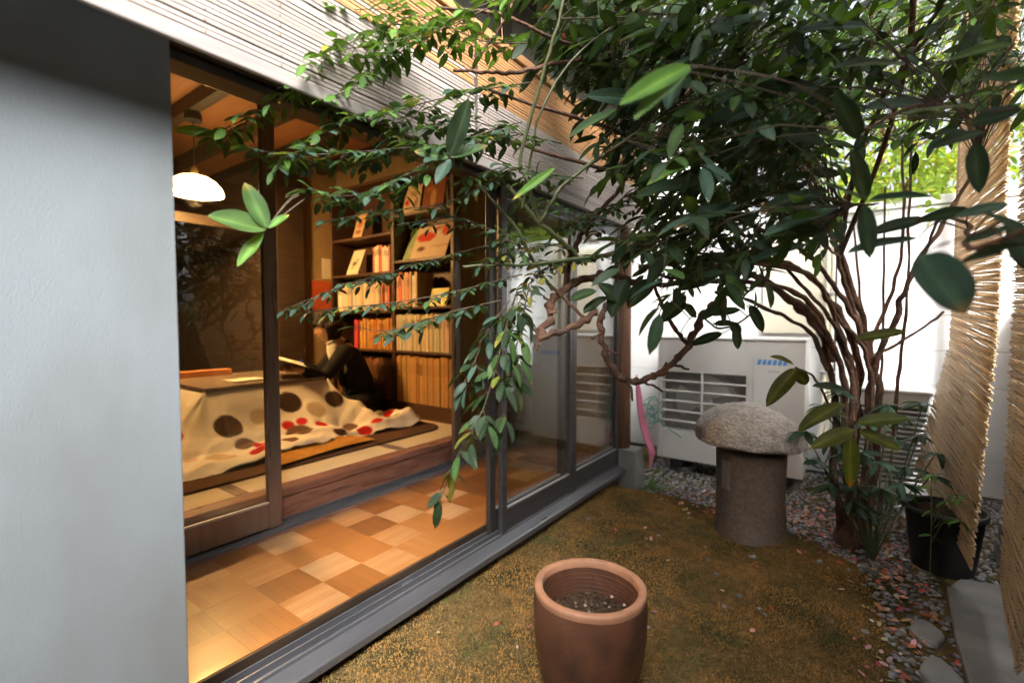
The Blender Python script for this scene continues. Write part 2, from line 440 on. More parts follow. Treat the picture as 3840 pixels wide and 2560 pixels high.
# the same sheet runs on to the horizon
bx0, bx1, by0, by1 = xs[0], xs[-1], ys[0], ys[-1]
gv += [(-60, -60, -0.03), (60, -60, -0.03), (60, 60, -0.03), (-60, 60, -0.03)]
gv += [(bx0, by0, -0.03), (bx1, by0, -0.03), (bx1, by1, -0.03), (bx0, by1, -0.03)]
gf += [(k, k + 1, k + 5, k + 4), (k + 1, k + 2, k + 6, k + 5), (k + 2, k + 3, k + 7, k + 6), (k + 3, k, k + 4, k + 7)]
tag(raw_mesh('ground', gv, gf, M['ground']), kind='structure')

# ------------------------------------------------------------------ path
p = MB()
out = [(0.33, -0.6), (0.325, 1.6), (0.335, 2.4), (0.36, 2.8), (0.42, 2.93), (0.60, 2.98), (0.80, 2.98), (0.80, -0.6)]
n = len(out)
p.add([(x, y, 0.022) for x, y in out] + [(x, y, -0.05) for x, y in out], [tuple(range(n))] + [(i, n + i, n + (i + 1) % n, (i + 1) % n) for i in range(n)])
o = p.build('path', M['path'], bevel=0.008)
tag(o, kind='structure')

# ------------------------------------------------------------------ house
HO = Vector((-1.4, 1.7, 0.0))
house = thing('house', HO, 'low timber house with grey stucco wall panel and a lit tatami room', 'house')
def hpart(name, m, *boxes, bevel=0.003, parent=None, smooth=None, label=None):
    b = MB()
    for q in boxes: b.box(*q)
    return b.build(name, m, parent or house, bevel=bevel, label=label)

hpart('wall_panel', M['stucco'], (-1.345, -1.30, -3.0, 0.452, 0.10, 2.30), label='grey stucco panel beside the open doorway')
hpart('foundation', M['timber'], (-1.47, -1.345, -1.6, 3.22, -0.08, 0.118), bevel=0.008, label='weathered timber under the door sill')
hpart('header', M['dark_wood'], (-1.46, -1.345, 0.452, 3.30, 1.862, 1.975), bevel=0.004)
hpart('header_groove', M['sash_dark'], (-1.445, -1.36, 0.452, 3.2, 1.835, 1.861))
hpart('upper_wall', M['upper_plaster'], (-1.46, -1.40, -3.0, 3.45, 1.976, 2.799))
for y0, y1 in ((1.84, 1.905), (3.30, 3.45), (0.40, 0.47), (-1.1, -1.0)):
    hpart('upper_post', M['dark_wood'], (-1.40, -1.3705, y0, y1, 1.98, 2.799))
hpart('eave_board', M['timber'], (-1.40, -0.95, -3.2, 3.6, 2.80, 2.825), bevel=0)
for i in range(15):
    y = -3.1 + i * 0.455
    hpart('rafter', M['dark_wood'], (-1.37, -0.96, y, y + 0.05, 2.73, 2.799), bevel=0)
rf = MB(); rf.add([(-0.92, -3.3, 2.83), (-0.92, 3.8, 2.83), (-3.2, 3.8, 3.7), (-3.2, -3.3, 3.7), (-0.92, -3.3, 2.90), (-0.92, 3.8, 2.90), (-3.2, 3.8, 3.77), (-3.2, -3.3, 3.77)],
                  [(0, 1, 2, 3), (7, 6, 5, 4), (0, 4, 5, 1), (1, 5, 6, 2), (2, 6, 7, 3), (3, 7, 4, 0)])
rf.build('roof', M['dark_wood'], house)

# sill: outer lip, sloped apron, three running grooves
sill = MB()
prof = [(-1.300, 0.118), (-1.300, 0.142), (-1.306, 0.147), (-1.353, 0.163), (-1.353, 0.176), (-1.358, 0.176), (-1.358, 0.166), (-1.374, 0.166),
        (-1.374, 0.190), (-1.379, 0.190), (-1.379, 0.172), (-1.398, 0.172), (-1.398, 0.198), (-1.403, 0.198), (-1.403, 0.178), (-1.414, 0.178), (-1.414, 0.118)]
sill.prism_y(prof, 0.30, 3.20)
sl = sill.build('sill', M['sill_metal'], house, bevel=0.0012, seg=1)
hpart('sill_edge', M['dark_wood'], (-1.424, -1.4145, 0.30, 3.20, 0.10, 0.2195), bevel=0.002)
hpart('roller_bracket', M['sill_metal'], (-1.396, -1.382, 1.20, 1.255, 0.173, 0.186), parent=sl, bevel=0.002)

# corner post on its concrete footing, end wall of the veranda
pm = MB(); pm.tube([(-1.372, 3.255, 0.285), (-1.372, 3.255, 1.2), (-1.37, 3.255, 1.975)], [0.072, 0.069, 0.066], n=20)
pm.build('corner_post', M['post_wood'], house, smooth=True)
fm = MB(); fm.add([(-1.455, 3.17, -0.03), (-1.21, 3.17, -0.03), (-1.21, 3.36, -0.03), (-1.455, 3.36, -0.03), (-1.435, 3.19, 0.285), (-1.232, 3.19, 0.285), (-1.232, 3.34, 0.285), (-1.435, 3.34, 0.285)],
                  [(0, 3, 2, 1), (4, 5, 6, 7), (0, 1, 5, 4), (1, 2, 6, 5), (2, 3, 7, 6), (3, 0, 4, 7)])
fm.build('footing', M['concrete'], house, bevel=0.012, label='chamfered concrete footing under the round corner post')
hpart('end_wall', M['ochre'], (-4.4, -1.47, 3.205, 3.28, 0.10, 2.82))
hpart('outside_cladding', M['fence_wood'], (-4.4, -1.47, 3.281, 3.30, 0.0, 2.82))

# room shell
hpart('room_back_wall', M['brown_wall'], (-6.9, -6.84, -1.6, 3.2, 0.385, 2.76), (-6.84, -4.40, 2.31, 2.37, 0.385, 2.76), bevel=0)
hpart('room_side_wall', M['ochre'], (-4.399, -2.20, 2.985, 3.204, 0.385, 2.76), bevel=0)
hpart('room_near_wall', M['brown_wall'], (-6.84, -1.47, -1.62, -1.56, 0.0, 2.76), bevel=0)
hpart('room_ceiling', M['ceiling'], (-6.9, -2.16, -1.6, 3.204, 2.761, 2.79), bevel=0)
hpart('veranda_ceiling', M['ceiling'], (-2.159, -1.461, -1.6, 3.204, 2.70, 2.73), bevel=0)
for yb in (0.06, 0.51, 0.96, 1.41, 1.86, 2.31, 2.76):
    hpart('ceiling_beam', M['dark_wood'], (-6.8, -2.28, yb, yb + 0.075, 2.66, 2.7605), bevel=0.004)
hpart('back_room_floor', M['tatami'], (-6.84, -4.20, -1.5, 2.30, 0.30, 0.388), bevel=0)
hpart('lintel', M['dark_wood'], (-2.26, -2.14, -1.6, 3.204, 2.56, 2.64), bevel=0.004)
hpart('transom_wall', M['ochre'], (-2.225, -2.185, -1.6, 3.204, 2.6401, 2.76), bevel=0)
for y in (-0.35, 2.985):
    hpart('room_post', M['dark_wood'], (-2.27, -2.13, y - 0.05, y + 0.05, 0.22, 2.70), bevel=0.004)
hpart('alcove_post', M['dark_wood'], (-4.398, -4.33, 2.31, 2.575, 0.385, 2.76), bevel=0.004)
hpart('alcove_wall', M['ochre'], (-4.399, -4.392, 2.5755, 2.98, 0.385, 2.72), bevel=0)
for (x, y) in ((-4.37, 0.4),):
    hpart('wall_post', M['dark_wood'], (x - 0.03, x + 0.05, y - 0.06, y + 0.06, 0.385, 2.76), bevel=0.003)
hpart('wall_rail', M['dark_wood'], (-4.399, -4.335, 0.461, 2.309, 1.98, 2.06), bevel=0.003)

# step up to the tatami
hpart('step_riser', M['step_wood'], (-2.262, -2.215, -1.5, 2.93, 0.10, 0.352), bevel=0.004)
hpart('step_nosing', M['step_wood'], (-2.30, -2.207, -1.5, 2.93, 0.3525, 0.392), bevel=0.006)
tr = MB()
tr.prism_y([(-2.146, 0.10), (-2.146, 0.226), (-2.160, 0.226), (-2.160, 0.238), (-2.164, 0.238), (-2.164, 0.226), (-2.180, 0.226), (-2.180, 0.244), (-2.184, 0.244), (-2.184, 0.228), (-2.200, 0.228), (-2.200, 0.25), (-2.2145, 0.25), (-2.2145, 0.10)], -1.4, 2.93)
tr.build('inner_track', M['sill_metal'], house, bevel=0.001, seg=1)

# ------------------------------------------------------------------ parquet floor of the veranda
floor = MB(); floor.box(-2.146, -1.425, -1.4, 3.204, 0.10, 0.2085)
pf = floor.build('veranda_floor', M['shelf_wood'])
tag(pf, kind='structure')
def mat_parquet():
    m = bpy.data.materials.new('parquet'); nt, bs, out = nodes_of(m); L = nt.links.new; N = nt.nodes.new
    tc = N('ShaderNodeTexCoord'); oi = N('ShaderNodeObjectInfo')
    mp = N('ShaderNodeMapping'); mp.inputs['Scale'].default_value = (1.6, 42, 1)
    ad = N('ShaderNodeVectorMath'); ad.operation = 'ADD'
    mulv = N('ShaderNodeVectorMath'); mulv.operation = 'SCALE'; mulv.inputs['Scale'].default_value = 57.0
    cmb = N('ShaderNodeCombineXYZ'); L(oi.outputs['Random'], cmb.inputs[0]); L(oi.outputs['Random'], cmb.inputs[1])
    L(cmb.outputs[0], mulv.inputs[0]); L(tc.outputs['Object'], ad.inputs[0]); L(mulv.outputs[0], ad.inputs[1]); L(ad.outputs[0], mp.inputs[0])
    nz = N('ShaderNodeTexNoise'); nz.inputs['Scale'].default_value = 3.0; nz.inputs['Detail'].default_value = 3; L(mp.outputs[0], nz.inputs['Vector'])
    at = N('ShaderNodeAttribute'); at.attribute_name = 'Col'
    # fingers differ a little within a block; the block's own tone comes from the object
    rp = N('ShaderNodeValToRGB')
    e = rp.color_ramp.elements
    e[0].position = 0.0; e[0].color = (0.14, 0.055, 0.018, 1)
    e[1].position = 1.0; e[1].color = (0.44, 0.27, 0.135, 1)
    for pos, colr in ((0.35, (0.245, 0.088, 0.020, 1)), (0.6, (0.30, 0.12, 0.033, 1)), (0.78, (0.37, 0.20, 0.085, 1))):
        q = e.new(pos); q.color = colr
    s1 = N('ShaderNodeMath'); s1.operation = 'MULTIPLY_ADD'; s1.inputs[1].default_value = 0.55; L(oi.outputs['Random'], s1.inputs[0])
    s2 = N('ShaderNodeMath'); s2.operation = 'MULTIPLY'; s2.inputs[1].default_value = 0.42; L(at.outputs['Fac'], s2.inputs[0])
    L(s2.outputs[0], s1.inputs[2])
    s3 = N('ShaderNodeMath'); s3.operation = 'MULTIPLY_ADD'; s3.inputs[1].default_value = 0.30; s3.inputs[2].default_value = -0.15; L(nz.outputs[0], s3.inputs[0])
    s4 = N('ShaderNodeMath'); s4.operation = 'ADD'; L(s1.outputs[0], s4.inputs[0]); L(s3.outputs[0], s4.inputs[1])
    L(s4.outputs[0], rp.inputs[0]); L(rp.outputs[0], bs.inputs['Base Color'])
    n5 = N('ShaderNodeTexNoise'); n5.inputs['Scale'].default_value = 14.0; n5.inputs['Detail'].default_value = 6; L(ad.outputs[0], n5.inputs['Vector'])
    r5 = N('ShaderNodeMapRange'); r5.inputs['From Min'].default_value = 0.3; r5.inputs['From Max'].default_value = 0.7; r5.inputs['To Min'].default_value = 0.29; r5.inputs['To Max'].default_value = 0.36
    L(n5.outputs[0], r5.inputs[0]); L(r5.outputs[0], bs.inputs['Roughness'])
    bs.inputs['Coat Weight'].default_value = 0.25; bs.inputs['Coat Roughness'].default_value = 0.12
    return m
M['parquet'] = mat_parquet()
TS = 0.171
nf = 5
def block(tone):
  tm = MB()
  for i in range(nf):
      y0 = -TS / 2 + i * TS / nf
      b0 = 0.00004
      x0, x1, ya, yb, zb, zt = -TS / 2 + b0, TS / 2 - b0, y0 + b0, y0 + TS / nf - b0, 0, 0.0115
      ch = 0.00015
      vs = [(x0, ya, zb), (x1, ya, zb), (x1, yb, zb), (x0, yb, zb), (x0, ya, zt - ch), (x1, ya, zt - ch), (x1, yb, zt - ch), (x0, yb, zt - ch),
            (x0 + ch, ya + ch, zt), (x1 - ch, ya + ch, zt), (x1 - ch, yb - ch, zt), (x0 + ch, yb - ch, zt)]
      g = tone + (0.0, 0.12, 0.03, 0.16, 0.07)[i]
      tm.add(vs, [(8, 9, 10, 11), (4, 5, 9, 8), (5, 6, 10, 9), (6, 7, 11, 10), (7, 4, 8, 11), (0, 1, 5, 4), (1, 2, 6, 5), (2, 3, 7, 6), (3, 0, 4, 7)], 0, (g, g, g))
  return tm
t0 = block(0.05).build('parquet_block', M['parquet'], pf)
t1 = block(0.80).build('parquet_block', M['parquet'], pf)
done = set()
for i in range(4):
    for j in range(19):
        x = -1.426 - TS / 2 - i * TS; y = 0.06 + j * TS
        src_ = t1 if (i + j) % 2 else t0
        if rng.random() < 0.12: src_ = t0 if src_ is t1 else t1
        o = src_ if src_.name not in done else src_.copy()
        if o is not src_: C.objects.link(o); o.parent = pf
        done.add(src_.name)
        o.location = (x, y, 0.2087 + rng.uniform(-0.0004, 0.0004))
        o.rotation_euler = (0, 0, (math.pi / 2 if (i + j) % 2 else 0) + rng.choice((0, math.pi)))
stp = MB(); stp.box(-2.1455, -2.1125, 0.0, 3.2, 0.2087, 0.2195); stp.build('floor_border', M['step_wood'], pf)

# ------------------------------------------------------------------ sliding doors
def slide_door(x, y0, y1, z0, z1, label, m, rail=0.115, stile=0.042, thick=0.026, group=None, bead=True):
    t = thing('sliding_door', (x, (y0 + y1) / 2, z0), label, 'sliding door', group)
    h = thick / 2
    for a, b in ((y0, y0 + stile), (y1 - stile, y1)):
        q = MB(); q.box(x - h, x + h, a, b, z0, z1); q.build('stile', m, t, bevel=0.003)
    q = MB(); q.box(x - h + 0.002, x + h - 0.002, y0 + stile, y1 - stile, z0 + 0.006, z0 + rail); br = q.build('bottom_rail', m, t, bevel=0.003)
    q = MB(); q.box(x - h + 0.002, x + h - 0.002, y0 + stile, y1 - stile, z1 - 0.055, z1); q.build('top_rail', m, t, bevel=0.003)
    q = MB(); q.box(x - 0.0025, x + 0.0025, y0 + stile - 0.004, y1 - stile + 0.004, z0 + rail - 0.004, z1 - 0.053); q.build('pane', M['glass'], t)
    if bead:
        q = MB(); q.box(x + 0.003, x + h + 0.003, y0 + stile, y1 - stile, z0 + rail + 0.0005, z0 + rail + 0.011); q.build('glazing_bead', M['bead'], br, bevel=0.002)
    return t
S0, S1 = 0.181, 1.834
slide_door(-1.366, 1.795, 2.500, S0 - 0.012, S1, 'dark aluminium glass door at the front of the stacked pair beside the opening', M['aluminium'])
slide_door(-1.392, 1.735, 2.44, S0, S1, 'dark aluminium glass door slid behind the front one beside the opening', M['sash_dark'])
slide_door(-1.366 - 0.0, 2.503, 3.185, S0 - 0.012, S1, 'dark aluminium glass door next to the round corner post', M['aluminium'])
slide_door(-1.392, 2.475, 3.175, S0, S1, 'dark aluminium glass door behind the pane next to the corner post', M['sash_dark'])
slide_door(-2.172, 0.455, 1.15, 0.243, 2.56, 'brown framed inner glass door reflecting the garden in front of the quilt', M['bronze'], rail=0.118, stile=0.062, thick=0.03)
slide_door(-2.172, 2.335, 2.93, 0.243, 2.56, 'brown framed inner glass door in front of the bookshelf end', M['bronze'], rail=0.118, stile=0.062, thick=0.03)
slide_door(-2.192 - 0.016, 2.40, 2.925, 0.253, 2.56, 'brown framed inner glass door slid behind the one at the bookshelf', M['bronze'], rail=0.11, stile=0.05, thick=0.022)

# ------------------------------------------------------------------ bamboo blinds under the eave
def blind(y0, y1, label):
    XB, ZT, ZB, PT = -1.15, 2.262, 1.775, 0.0118
    t = thing('bamboo_blind', (XB, (y0 + y1) / 2, ZB), label, 'blind')
    L_ = y1 - y0
    cx, cz = -1.15, 0
    def slat_mesh(m, nm):
        q = MB(); q.box(-0.0022, 0.0022, -L_ / 2, L_ / 2, -0.0051, 0.0051)
        return q.build(nm, m, None, bevel=0.0012, seg=1)
    sa = slat_mesh(M['slat'], 'slat'); sb = slat_mesh(M['slat_lamplit'], 'slat')
    nsl = int((ZT - ZB - 0.05) / PT)
    ua = ub = False
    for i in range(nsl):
        lamplit = i > nsl * 0.52 + rng.uniform(-5, 5)  # upper slats take the painted lamp light
        if lamplit:
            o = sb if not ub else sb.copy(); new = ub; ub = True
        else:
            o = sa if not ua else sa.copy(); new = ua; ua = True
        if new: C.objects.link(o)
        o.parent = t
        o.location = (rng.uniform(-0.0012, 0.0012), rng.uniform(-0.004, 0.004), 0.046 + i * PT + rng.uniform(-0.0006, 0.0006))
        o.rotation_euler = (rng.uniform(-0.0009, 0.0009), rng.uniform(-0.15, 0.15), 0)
    q = MB(); q.box(XB - 0.006, XB + 0.006, y0 - 0.005, y1 + 0.005, ZB, ZB + 0.037); q.build('bottom_bar', M['slat_bar'], t, bevel=0.004)
    q = MB(); q.box(XB - 0.011, XB + 0.011, y0 - 0.01, y1 + 0.01, ZT - 0.004, ZT + 0.03); q.build('top_bar', M['slat_lamplit'], t, bevel=0.004)
    k = max(4, int(L_ / 0.16)) 
    for i in range(k):
        y = y0 + 0.06 + (L_ - 0.12) * i / (k - 1)
        q = MB()
        pts = [(XB + 0.0045 * (1 if (j % 2) else -1), y + rng.uniform(-0.001, 0.001), ZB + 0.01 + j * PT) for j in range(nsl + 3)]
        q.tube(pts, 0.0011, n=4); q.build('cord', M['cord'], t)
    for y in (y0 + 0.15, y1 - 0.15):
        q = MB(); q.tube([(XB, y, ZT + 0.03), (XB - 0.01, y, 2.5), (XB, y, 2.735)], 0.003, n=6); q.build('hanging_cord', M['cord'], t)
    return t
blind(-2.60, 1.36, 'bamboo blind with pale bottom bar hanging over the stucco panel and the opening')
blind(1.38, 3.30, 'bamboo blind hanging over the closed glass doors and the corner post')
# ------------------------------------------------------------------ tatami room
def tatami(x0, x1, y0, y1, label):
    t = thing('tatami_mat', ((x0 + x1) / 2, (y0 + y1) / 2, 0.335), label, 'tatami mat')
    q = MB(); q.box(x0, x1, y0 + 0.0005, y1 - 0.0005, 0.335, 0.390); q.build('mat_core', M['tatami'], t, bevel=0.002)
    for a, b in ((y0 + 0.0008, y0 + 0.030), (y1 - 0.030, y1 - 0.0008)):
        q = MB(); q.box(x0 + 0.001, x1 - 0.001, a, b, 0.3895, 0.3918); q.build('cloth_edging', M['heri'], t)
tatami(-4.19, -2.302, -0.86, 0.07, 'straw tatami mat mostly hidden behind the stucco panel')
tatami(-4.19, -2.302, 0.07, 1.04, 'straw tatami mat under the near end of the dotted quilt')
tatami(-4.19, -2.302, 1.04, 2.00, 'straw tatami mat along the step under the mustard cushion')
tatami(-4.19, -2.302, 2.00, 2.97, 'straw tatami mat in front of the bookshelf base')

# rug with rounded corners
def rounded(x0, x1, y0, y1, r, n=8):
    pts = []
    for cx, cy, a0 in ((x1 - r, y1 - r, 0), (x0 + r, y1 - r, 90), (x0 + r, y0 + r, 180), (x1 - r, y0 + r, 270)):
        for i in range(n + 1):
            a = R(a0 + 90 * i / n); pts.append((cx + r * math.cos(a), cy + r * math.sin(a)))
    return pts
q = MB(); out = rounded(-4.15, -2.50, 0.25, 2.62, 0.16); n = len(out)
q.add([(x, y, 0.403) for x, y in out] + [(x, y, 0.3922) for x, y in out], [tuple(range(n))] + [(i, n + i, n + (i + 1) % n, (i + 1) % n) for i in range(n)])
tag(q.build('rug', M['rug'], bevel=0.004), 'dark brown rug with rounded corners on the tatami', 'rug')

# mustard floor cushion
def cushion(cx, cy, sx, sy, z0, h, rot):
    nx = 22; vs, fs = [], []
    for side in (1, -1):
        for i in range(nx + 1):
            for j in range(nx + 1):
                u, v = 2 * i / nx - 1, 2 * j / nx - 1
                e = (1 - abs(u) ** 4) * (1 - abs(v) ** 4)
                pin = 1 - 0.05 * (1 - max(abs(u), abs(v)))
                z = z0 + h * (0.30 + side * 0.5 * e ** 0.45 * 0.6) if side > 0 else z0 + h * (0.30 - 0.30 * e ** 0.4)
                x, y = u * sx / 2 * (1 - 0.05 * (1 - v * v)), v * sy / 2 * (1 - 0.05 * (1 - u * u))
                vs.append((cx + x * math.cos(rot) - y * math.sin(rot), cy + x * math.sin(rot) + y * math.cos(rot), z + 0.004 * math.sin(7 * u + 3 * v)))
    k = (nx + 1) ** 2
    for s_ in (0, 1):
        for i in range(nx):
            for j in range(nx):
                a = s_ * k + i * (nx + 1) + j
                f = (a, a + nx + 1, a + nx + 2, a + 1)
                fs.append(f if s_ == 0 else f[::-1])
    return vs, fs
vs, fs = cushion(-2.79, 1.65, 0.52, 0.66, 0.4032, 0.06, 0.06)
tag(raw_mesh('floor_cushion', vs, fs, M['mustard']), 'flat mustard floor cushion slipped under the dotted quilt', 'cushion')

# kotatsu: low table, quilt draped over it
KX0, KX1, KY0, KY1, KZ = -4.05, -3.245, 1.255, 2.085, 0.772
kt = thing('low_table', ((KX0 + KX1) / 2, (KY0 + KY1) / 2, 0.392), 'low heated table with dark top over the dotted quilt', 'table')
q = MB(); q.box(KX0, KX1, KY0, KY1, KZ - 0.012, KZ + 0.010); q.build('tabletop', M['table_top'], kt, bevel=0.006)
for sx in (KX0 + 0.06, KX1 - 0.11):
    for sy in (KY0 + 0.06, KY1 - 0.11):
        q = MB(); q.box(sx, sx + 0.05, sy, sy + 0.05, 0.4035, KZ - 0.013); q.build('leg', M['shelf_wood'], kt, bevel=0.004)

def quilt_z(x, y):
    dx = max(KX0 - x, x - KX1, 0.0); dy = max(KY0 - y, y - KY1, 0.0)
    s = math.hypot(dx, dy)
    corner = min(dx, dy)
    top = KZ - 0.016
    nz = mnoise.noise(Vector((x * 3.1, y * 3.1, 4.0)))
    nz2 = mnoise.noise(Vector((x * 8.5, y * 8.5, 7.0)))
    if s <= 0.0: return top
    reach = 0.30 + 0.05 * nz + 0.10 * corner
    fl = 0.432 + 0.018 * nz + 0.016 * nz2 + 0.010 * mnoise.noise(Vector((x * 17 + y * 6, y * 15, 3.0))) + 0.018 * max(0, mnoise.noise(Vector((x * 6.0 + 2.0 * y, y * 4.0, 1.7))))
    fl += 0.032 * sstep(-3.1, -2.98, x) * sstep(1.25, 1.40, y) * sstep(2.02, 1.90, y)
    t = min(1.0, s / reach)
    shape = (1 - t) ** 1.18
    if dx > 0 and dy > 0:
        shape *= 1 + 0.10 * math.sin(math.atan2(dy, dx) * 4)
    z = fl + (top - fl) * shape + 0.016 * nz2 * t * (1.4 - t) + 0.006 * math.sin((y * 1.0 + x * 0.35) * 34) * t * (1 - t)
    # knees of the sitter lift the far end
    b = math.exp(-(((x + 3.02) / 0.14) ** 2 + ((y - 2.24) / 0.11) ** 2))
    z += 0.13 * b * min(1, t * 1.2)
    z += 0.07 * math.exp(-(((x + 2.92) / 0.20) ** 2 + ((y - 2.52) / 0.07) ** 2))
    z += 0.045 * math.exp(-(((x + 2.80) / 0.07) ** 2 + ((y - 2.44) / 0.22) ** 2))
    return z
def quilt_edge(x, y):
    """soft, wavering outline of the quilt on the floor; > 0 inside"""
    w = 0.022 * math.sin(x * 11 + y * 4) + 0.02 * math.sin(y * 9.0) + 0.012 * math.sin(x * 23)
    xa, xb, ya, yb = -4.30, -2.70 + 0.04 * math.sin(y * 4.4 - 4.2), 0.72, 2.635
    d = min(x - xa, xb - x, y - ya, yb - y) + w
    cx, cy = x - (xb - 0.16), y - (yb - 0.16)
    if cx > 0 and cy > 0: d = min(d, 0.16 - math.hypot(cx, cy) + w)
    if x < -3.25 and y > 2.22: d = min(d, (x + 3.25) + 0.02)          # sitter's place
    return d
DOTS = [((-3.15, 1.745, 0.66), 0.083, 0), ((-3.03, 1.665, 0.54), 0.040, 1), ((-3.02, 1.755, 0.50), 0.036, 1), ((-3.13, 2.075, 0.585), 0.070, 0),
        ((-3.08, 1.32, 0.575), 0.083, 0), ((-2.93, 1.69, 0.445), 0.085, 2), ((-3.2, 1.07, 0.52), 0.055, 1), ((-2.94, 1.04, 0.44), 0.05, 1),
        ((-2.95, 1.36, 0.44), 0.06, 2), ((-2.88, 1.43, 0.44), 0.055, 1), ((-2.79, 1.36, 0.44), 0.055, 1), ((-2.93, 2.07, 0.445), 0.055, 2),
        ((-2.79, 2.09, 0.44), 0.055, 1), ((-2.82, 2.22, 0.44), 0.045, 1), ((-2.95, 1.86, 0.44), 0.045, 1), ((-2.98, 2.30, 0.50), 0.05, 0),
        ((-2.87, 2.38, 0.50), 0.075, 2), ((-3.45, 0.95, 0.50), 0.07, 0), ((-3.05, 0.86, 0.44), 0.08, 2), ((-2.80, 1.55, 0.44), 0.05, 2), ((-2.79, 1.90, 0.44), 0.05, 0),
        ((-3.3, 2.2, 0.6), 0.05, 1), ((-3.7, 1.0, 0.6), 0.06, 2), ((-3.12, 1.52, 0.61), 0.055, 3), ((-3.08, 1.90, 0.55), 0.07, 3), ((-2.85, 1.18, 0.44), 0.08, 3), ((-3.0, 2.48, 0.5), 0.05, 1), ((-2.95,0.98,.44),.06,3)]
DC = [(0.055, 0.030, 0.018), (0.42, 0.012, 0.014), (0.15, 0.085, 0.045), (0.55, 0.45, 0.32)]
st = 0.0078
qx = np.arange(-4.34, -2.66, st); qy = np.arange(0.68, 2.70, st)
idx = {}; vs = []; cols = []
for i, x in enumerate(qx):
    for j, y in enumerate(qy):
        e = quilt_edge(x, y)
        if e < -0.012: continue
        z = quilt_z(x, y)
        if e < 0.05: z = max(0.405 if x < -2.5 else 0.394, z - (0.05 - max(e, 0)) * 0.55)
        idx[(i, j)] = len(vs); vs.append((x, y, z))
        c = (0.78, 0.73, 0.64)
        sh = 1 + 0.06 * mnoise.noise(Vector((x * 2.4, y * 2.4, 2)))
        c = tuple(v * sh for v in c)
        for (cx, cy, cz), r, ci in DOTS:
            cz2 = quilt_z(cx, cy)
            d = math.sqrt((x - cx) ** 2 + (y - cy) ** 2 + (z - cz2) ** 2)
            if d < r + 0.006:
                a_ = sstep(r + 0.006, r - 0.004, d); c = tuple(c[k_] * (1 - a_) + DC[ci][k_] * a_ for k_ in range(3))
        cols.append((*c, 1))
fs = [(idx[(i, j)], idx[(i + 1, j)], idx[(i + 1, j + 1)], idx[(i, j + 1)]) for (i, j) in idx
      if (i + 1, j) in idx and (i + 1, j + 1) in idx and (i, j + 1) in idx]
qo = raw_mesh('quilt', vs, fs, M['quilt'], cols=cols)
so = qo.modifiers.new('solid', 'SOLIDIFY'); so.thickness = 0.008; so.offset = -1
tag(qo, 'cream quilt with brown and red dots draped over the low table', 'quilt')

# ------------------------------------------------------------------ bookshelf
BY, BD = 2.70, 0.275
bs_ = thing('bookshelf', (-3.28, BY + BD / 2, 0.392), 'tall dark wooden bookshelf in two bays beside the reader', 'bookshelf')
def bpart(name, *b, m=None, bevel=0.003):
    q = MB(); q.box(*b); return q.build(name, m or M['shelf_wood'], bs_, bevel=bevel)
BX0, BXM, BX1, BT = -4.09, -3.20, -2.495, 2.425
bpart('side_panel', BX0, BX0 + 0.026, BY, BY + BD, 0.392, BT)
bpart('side_panel', BX1 - 0.026, BX1, BY, BY + BD, 0.392, BT)
bpart('divider', BXM - 0.018, BXM + 0.018, BY + 0.002, BY + BD - 0.012, 0.516, BT - 0.027)
bpart('top_board', BX0 + 0.0265, BX1 - 0.0265, BY + 0.001, BY + BD, BT - 0.026, BT - 0.001)
bpart('back_panel', BX0 + 0.0265, BX1 - 0.0265, BY + BD - 0.011, BY + BD - 0.001, 0.392, BT - 0.0265)
bpart('plinth', BX0 + 0.0265, BX1 - 0.0265, BY + 0.006, BY + BD - 0.0115, 0.392, 0.515)
RS = [0.948, 1.318, 1.705, 2.085]
LS = [0.948, 1.290, 1.625, 1.955]
for z in RS: bpart('shelf_board', BXM + 0.0185, BX1 - 0.0265, BY + 0.003, BY + BD - 0.0115, z - 0.022, z)
for z in LS: bpart('shelf_board', BX0 + 0.0265, BXM - 0.0185, BY + 0.003, BY + BD - 0.0115, z - 0.022, z)

# books: boards round a page block, one object each
def book_geo(w, d, h, col, page=(0.62, 0.56, 0.44)):
    """w along x (thickness), d along y (spine at y = 0), h up; origin at the spine's bottom left"""
    q = MB(); t = min(0.003, w * 0.18)
    def bx(x0, x1, y0, y1, z0, z1, c):
        vs = [(x, y, z) for x in (x0, x1) for y in (y0, y1) for z in (z0, z1)]
        q.add(vs, [(0, 1, 3, 2), (4, 6, 7, 5), (0, 4, 5, 1), (2, 3, 7, 6), (0, 2, 6, 4), (1, 5, 7, 3)], 0, c)
    bx(0, t, 0.003, d, 0, h, col); bx(w - t, w, 0.003, d, 0, h, col)
    n = 5                                           # rounded spine
    prof = []
    for i in range(n + 1):
        a = math.pi * i / n
        prof.append((w / 2 - w / 2 * math.cos(a), 0.003 - 0.004 * math.sin(a)))
    vs = [(x, y, 0) for x, y in prof] + [(x, y, h) for x, y in prof]
    fs = [(i, i + 1, n + 2 + i, n + 1 + i) for i in range(n)] + [tuple(range(n + 1))[::-1], tuple(range(n + 1, 2 * n + 2))]
    q.add(vs, fs, 0, col)
    # title band on the spine
    dk = tuple(max(0.02, c * 0.45) for c in col)
    if w > 0.012:
        z0, z1 = h * 0.62, h * 0.86
        vs = [(x, y - 0.0004, z0) for x, y in prof[1:-1]] + [(x, y - 0.0004, z1) for x, y in prof[1:-1]]
        m_ = len(prof) - 2
        q.add(vs, [(i, i + 1, m_ + i + 1, m_ + i) for i in range(m_ - 1)], 0, dk if rng.random() < 0.35 else tuple(c * 0.86 for c in col))
    bx(t, w - t, 0.004, d - 0.004, 0.003, h - 0.003, page)
    return q
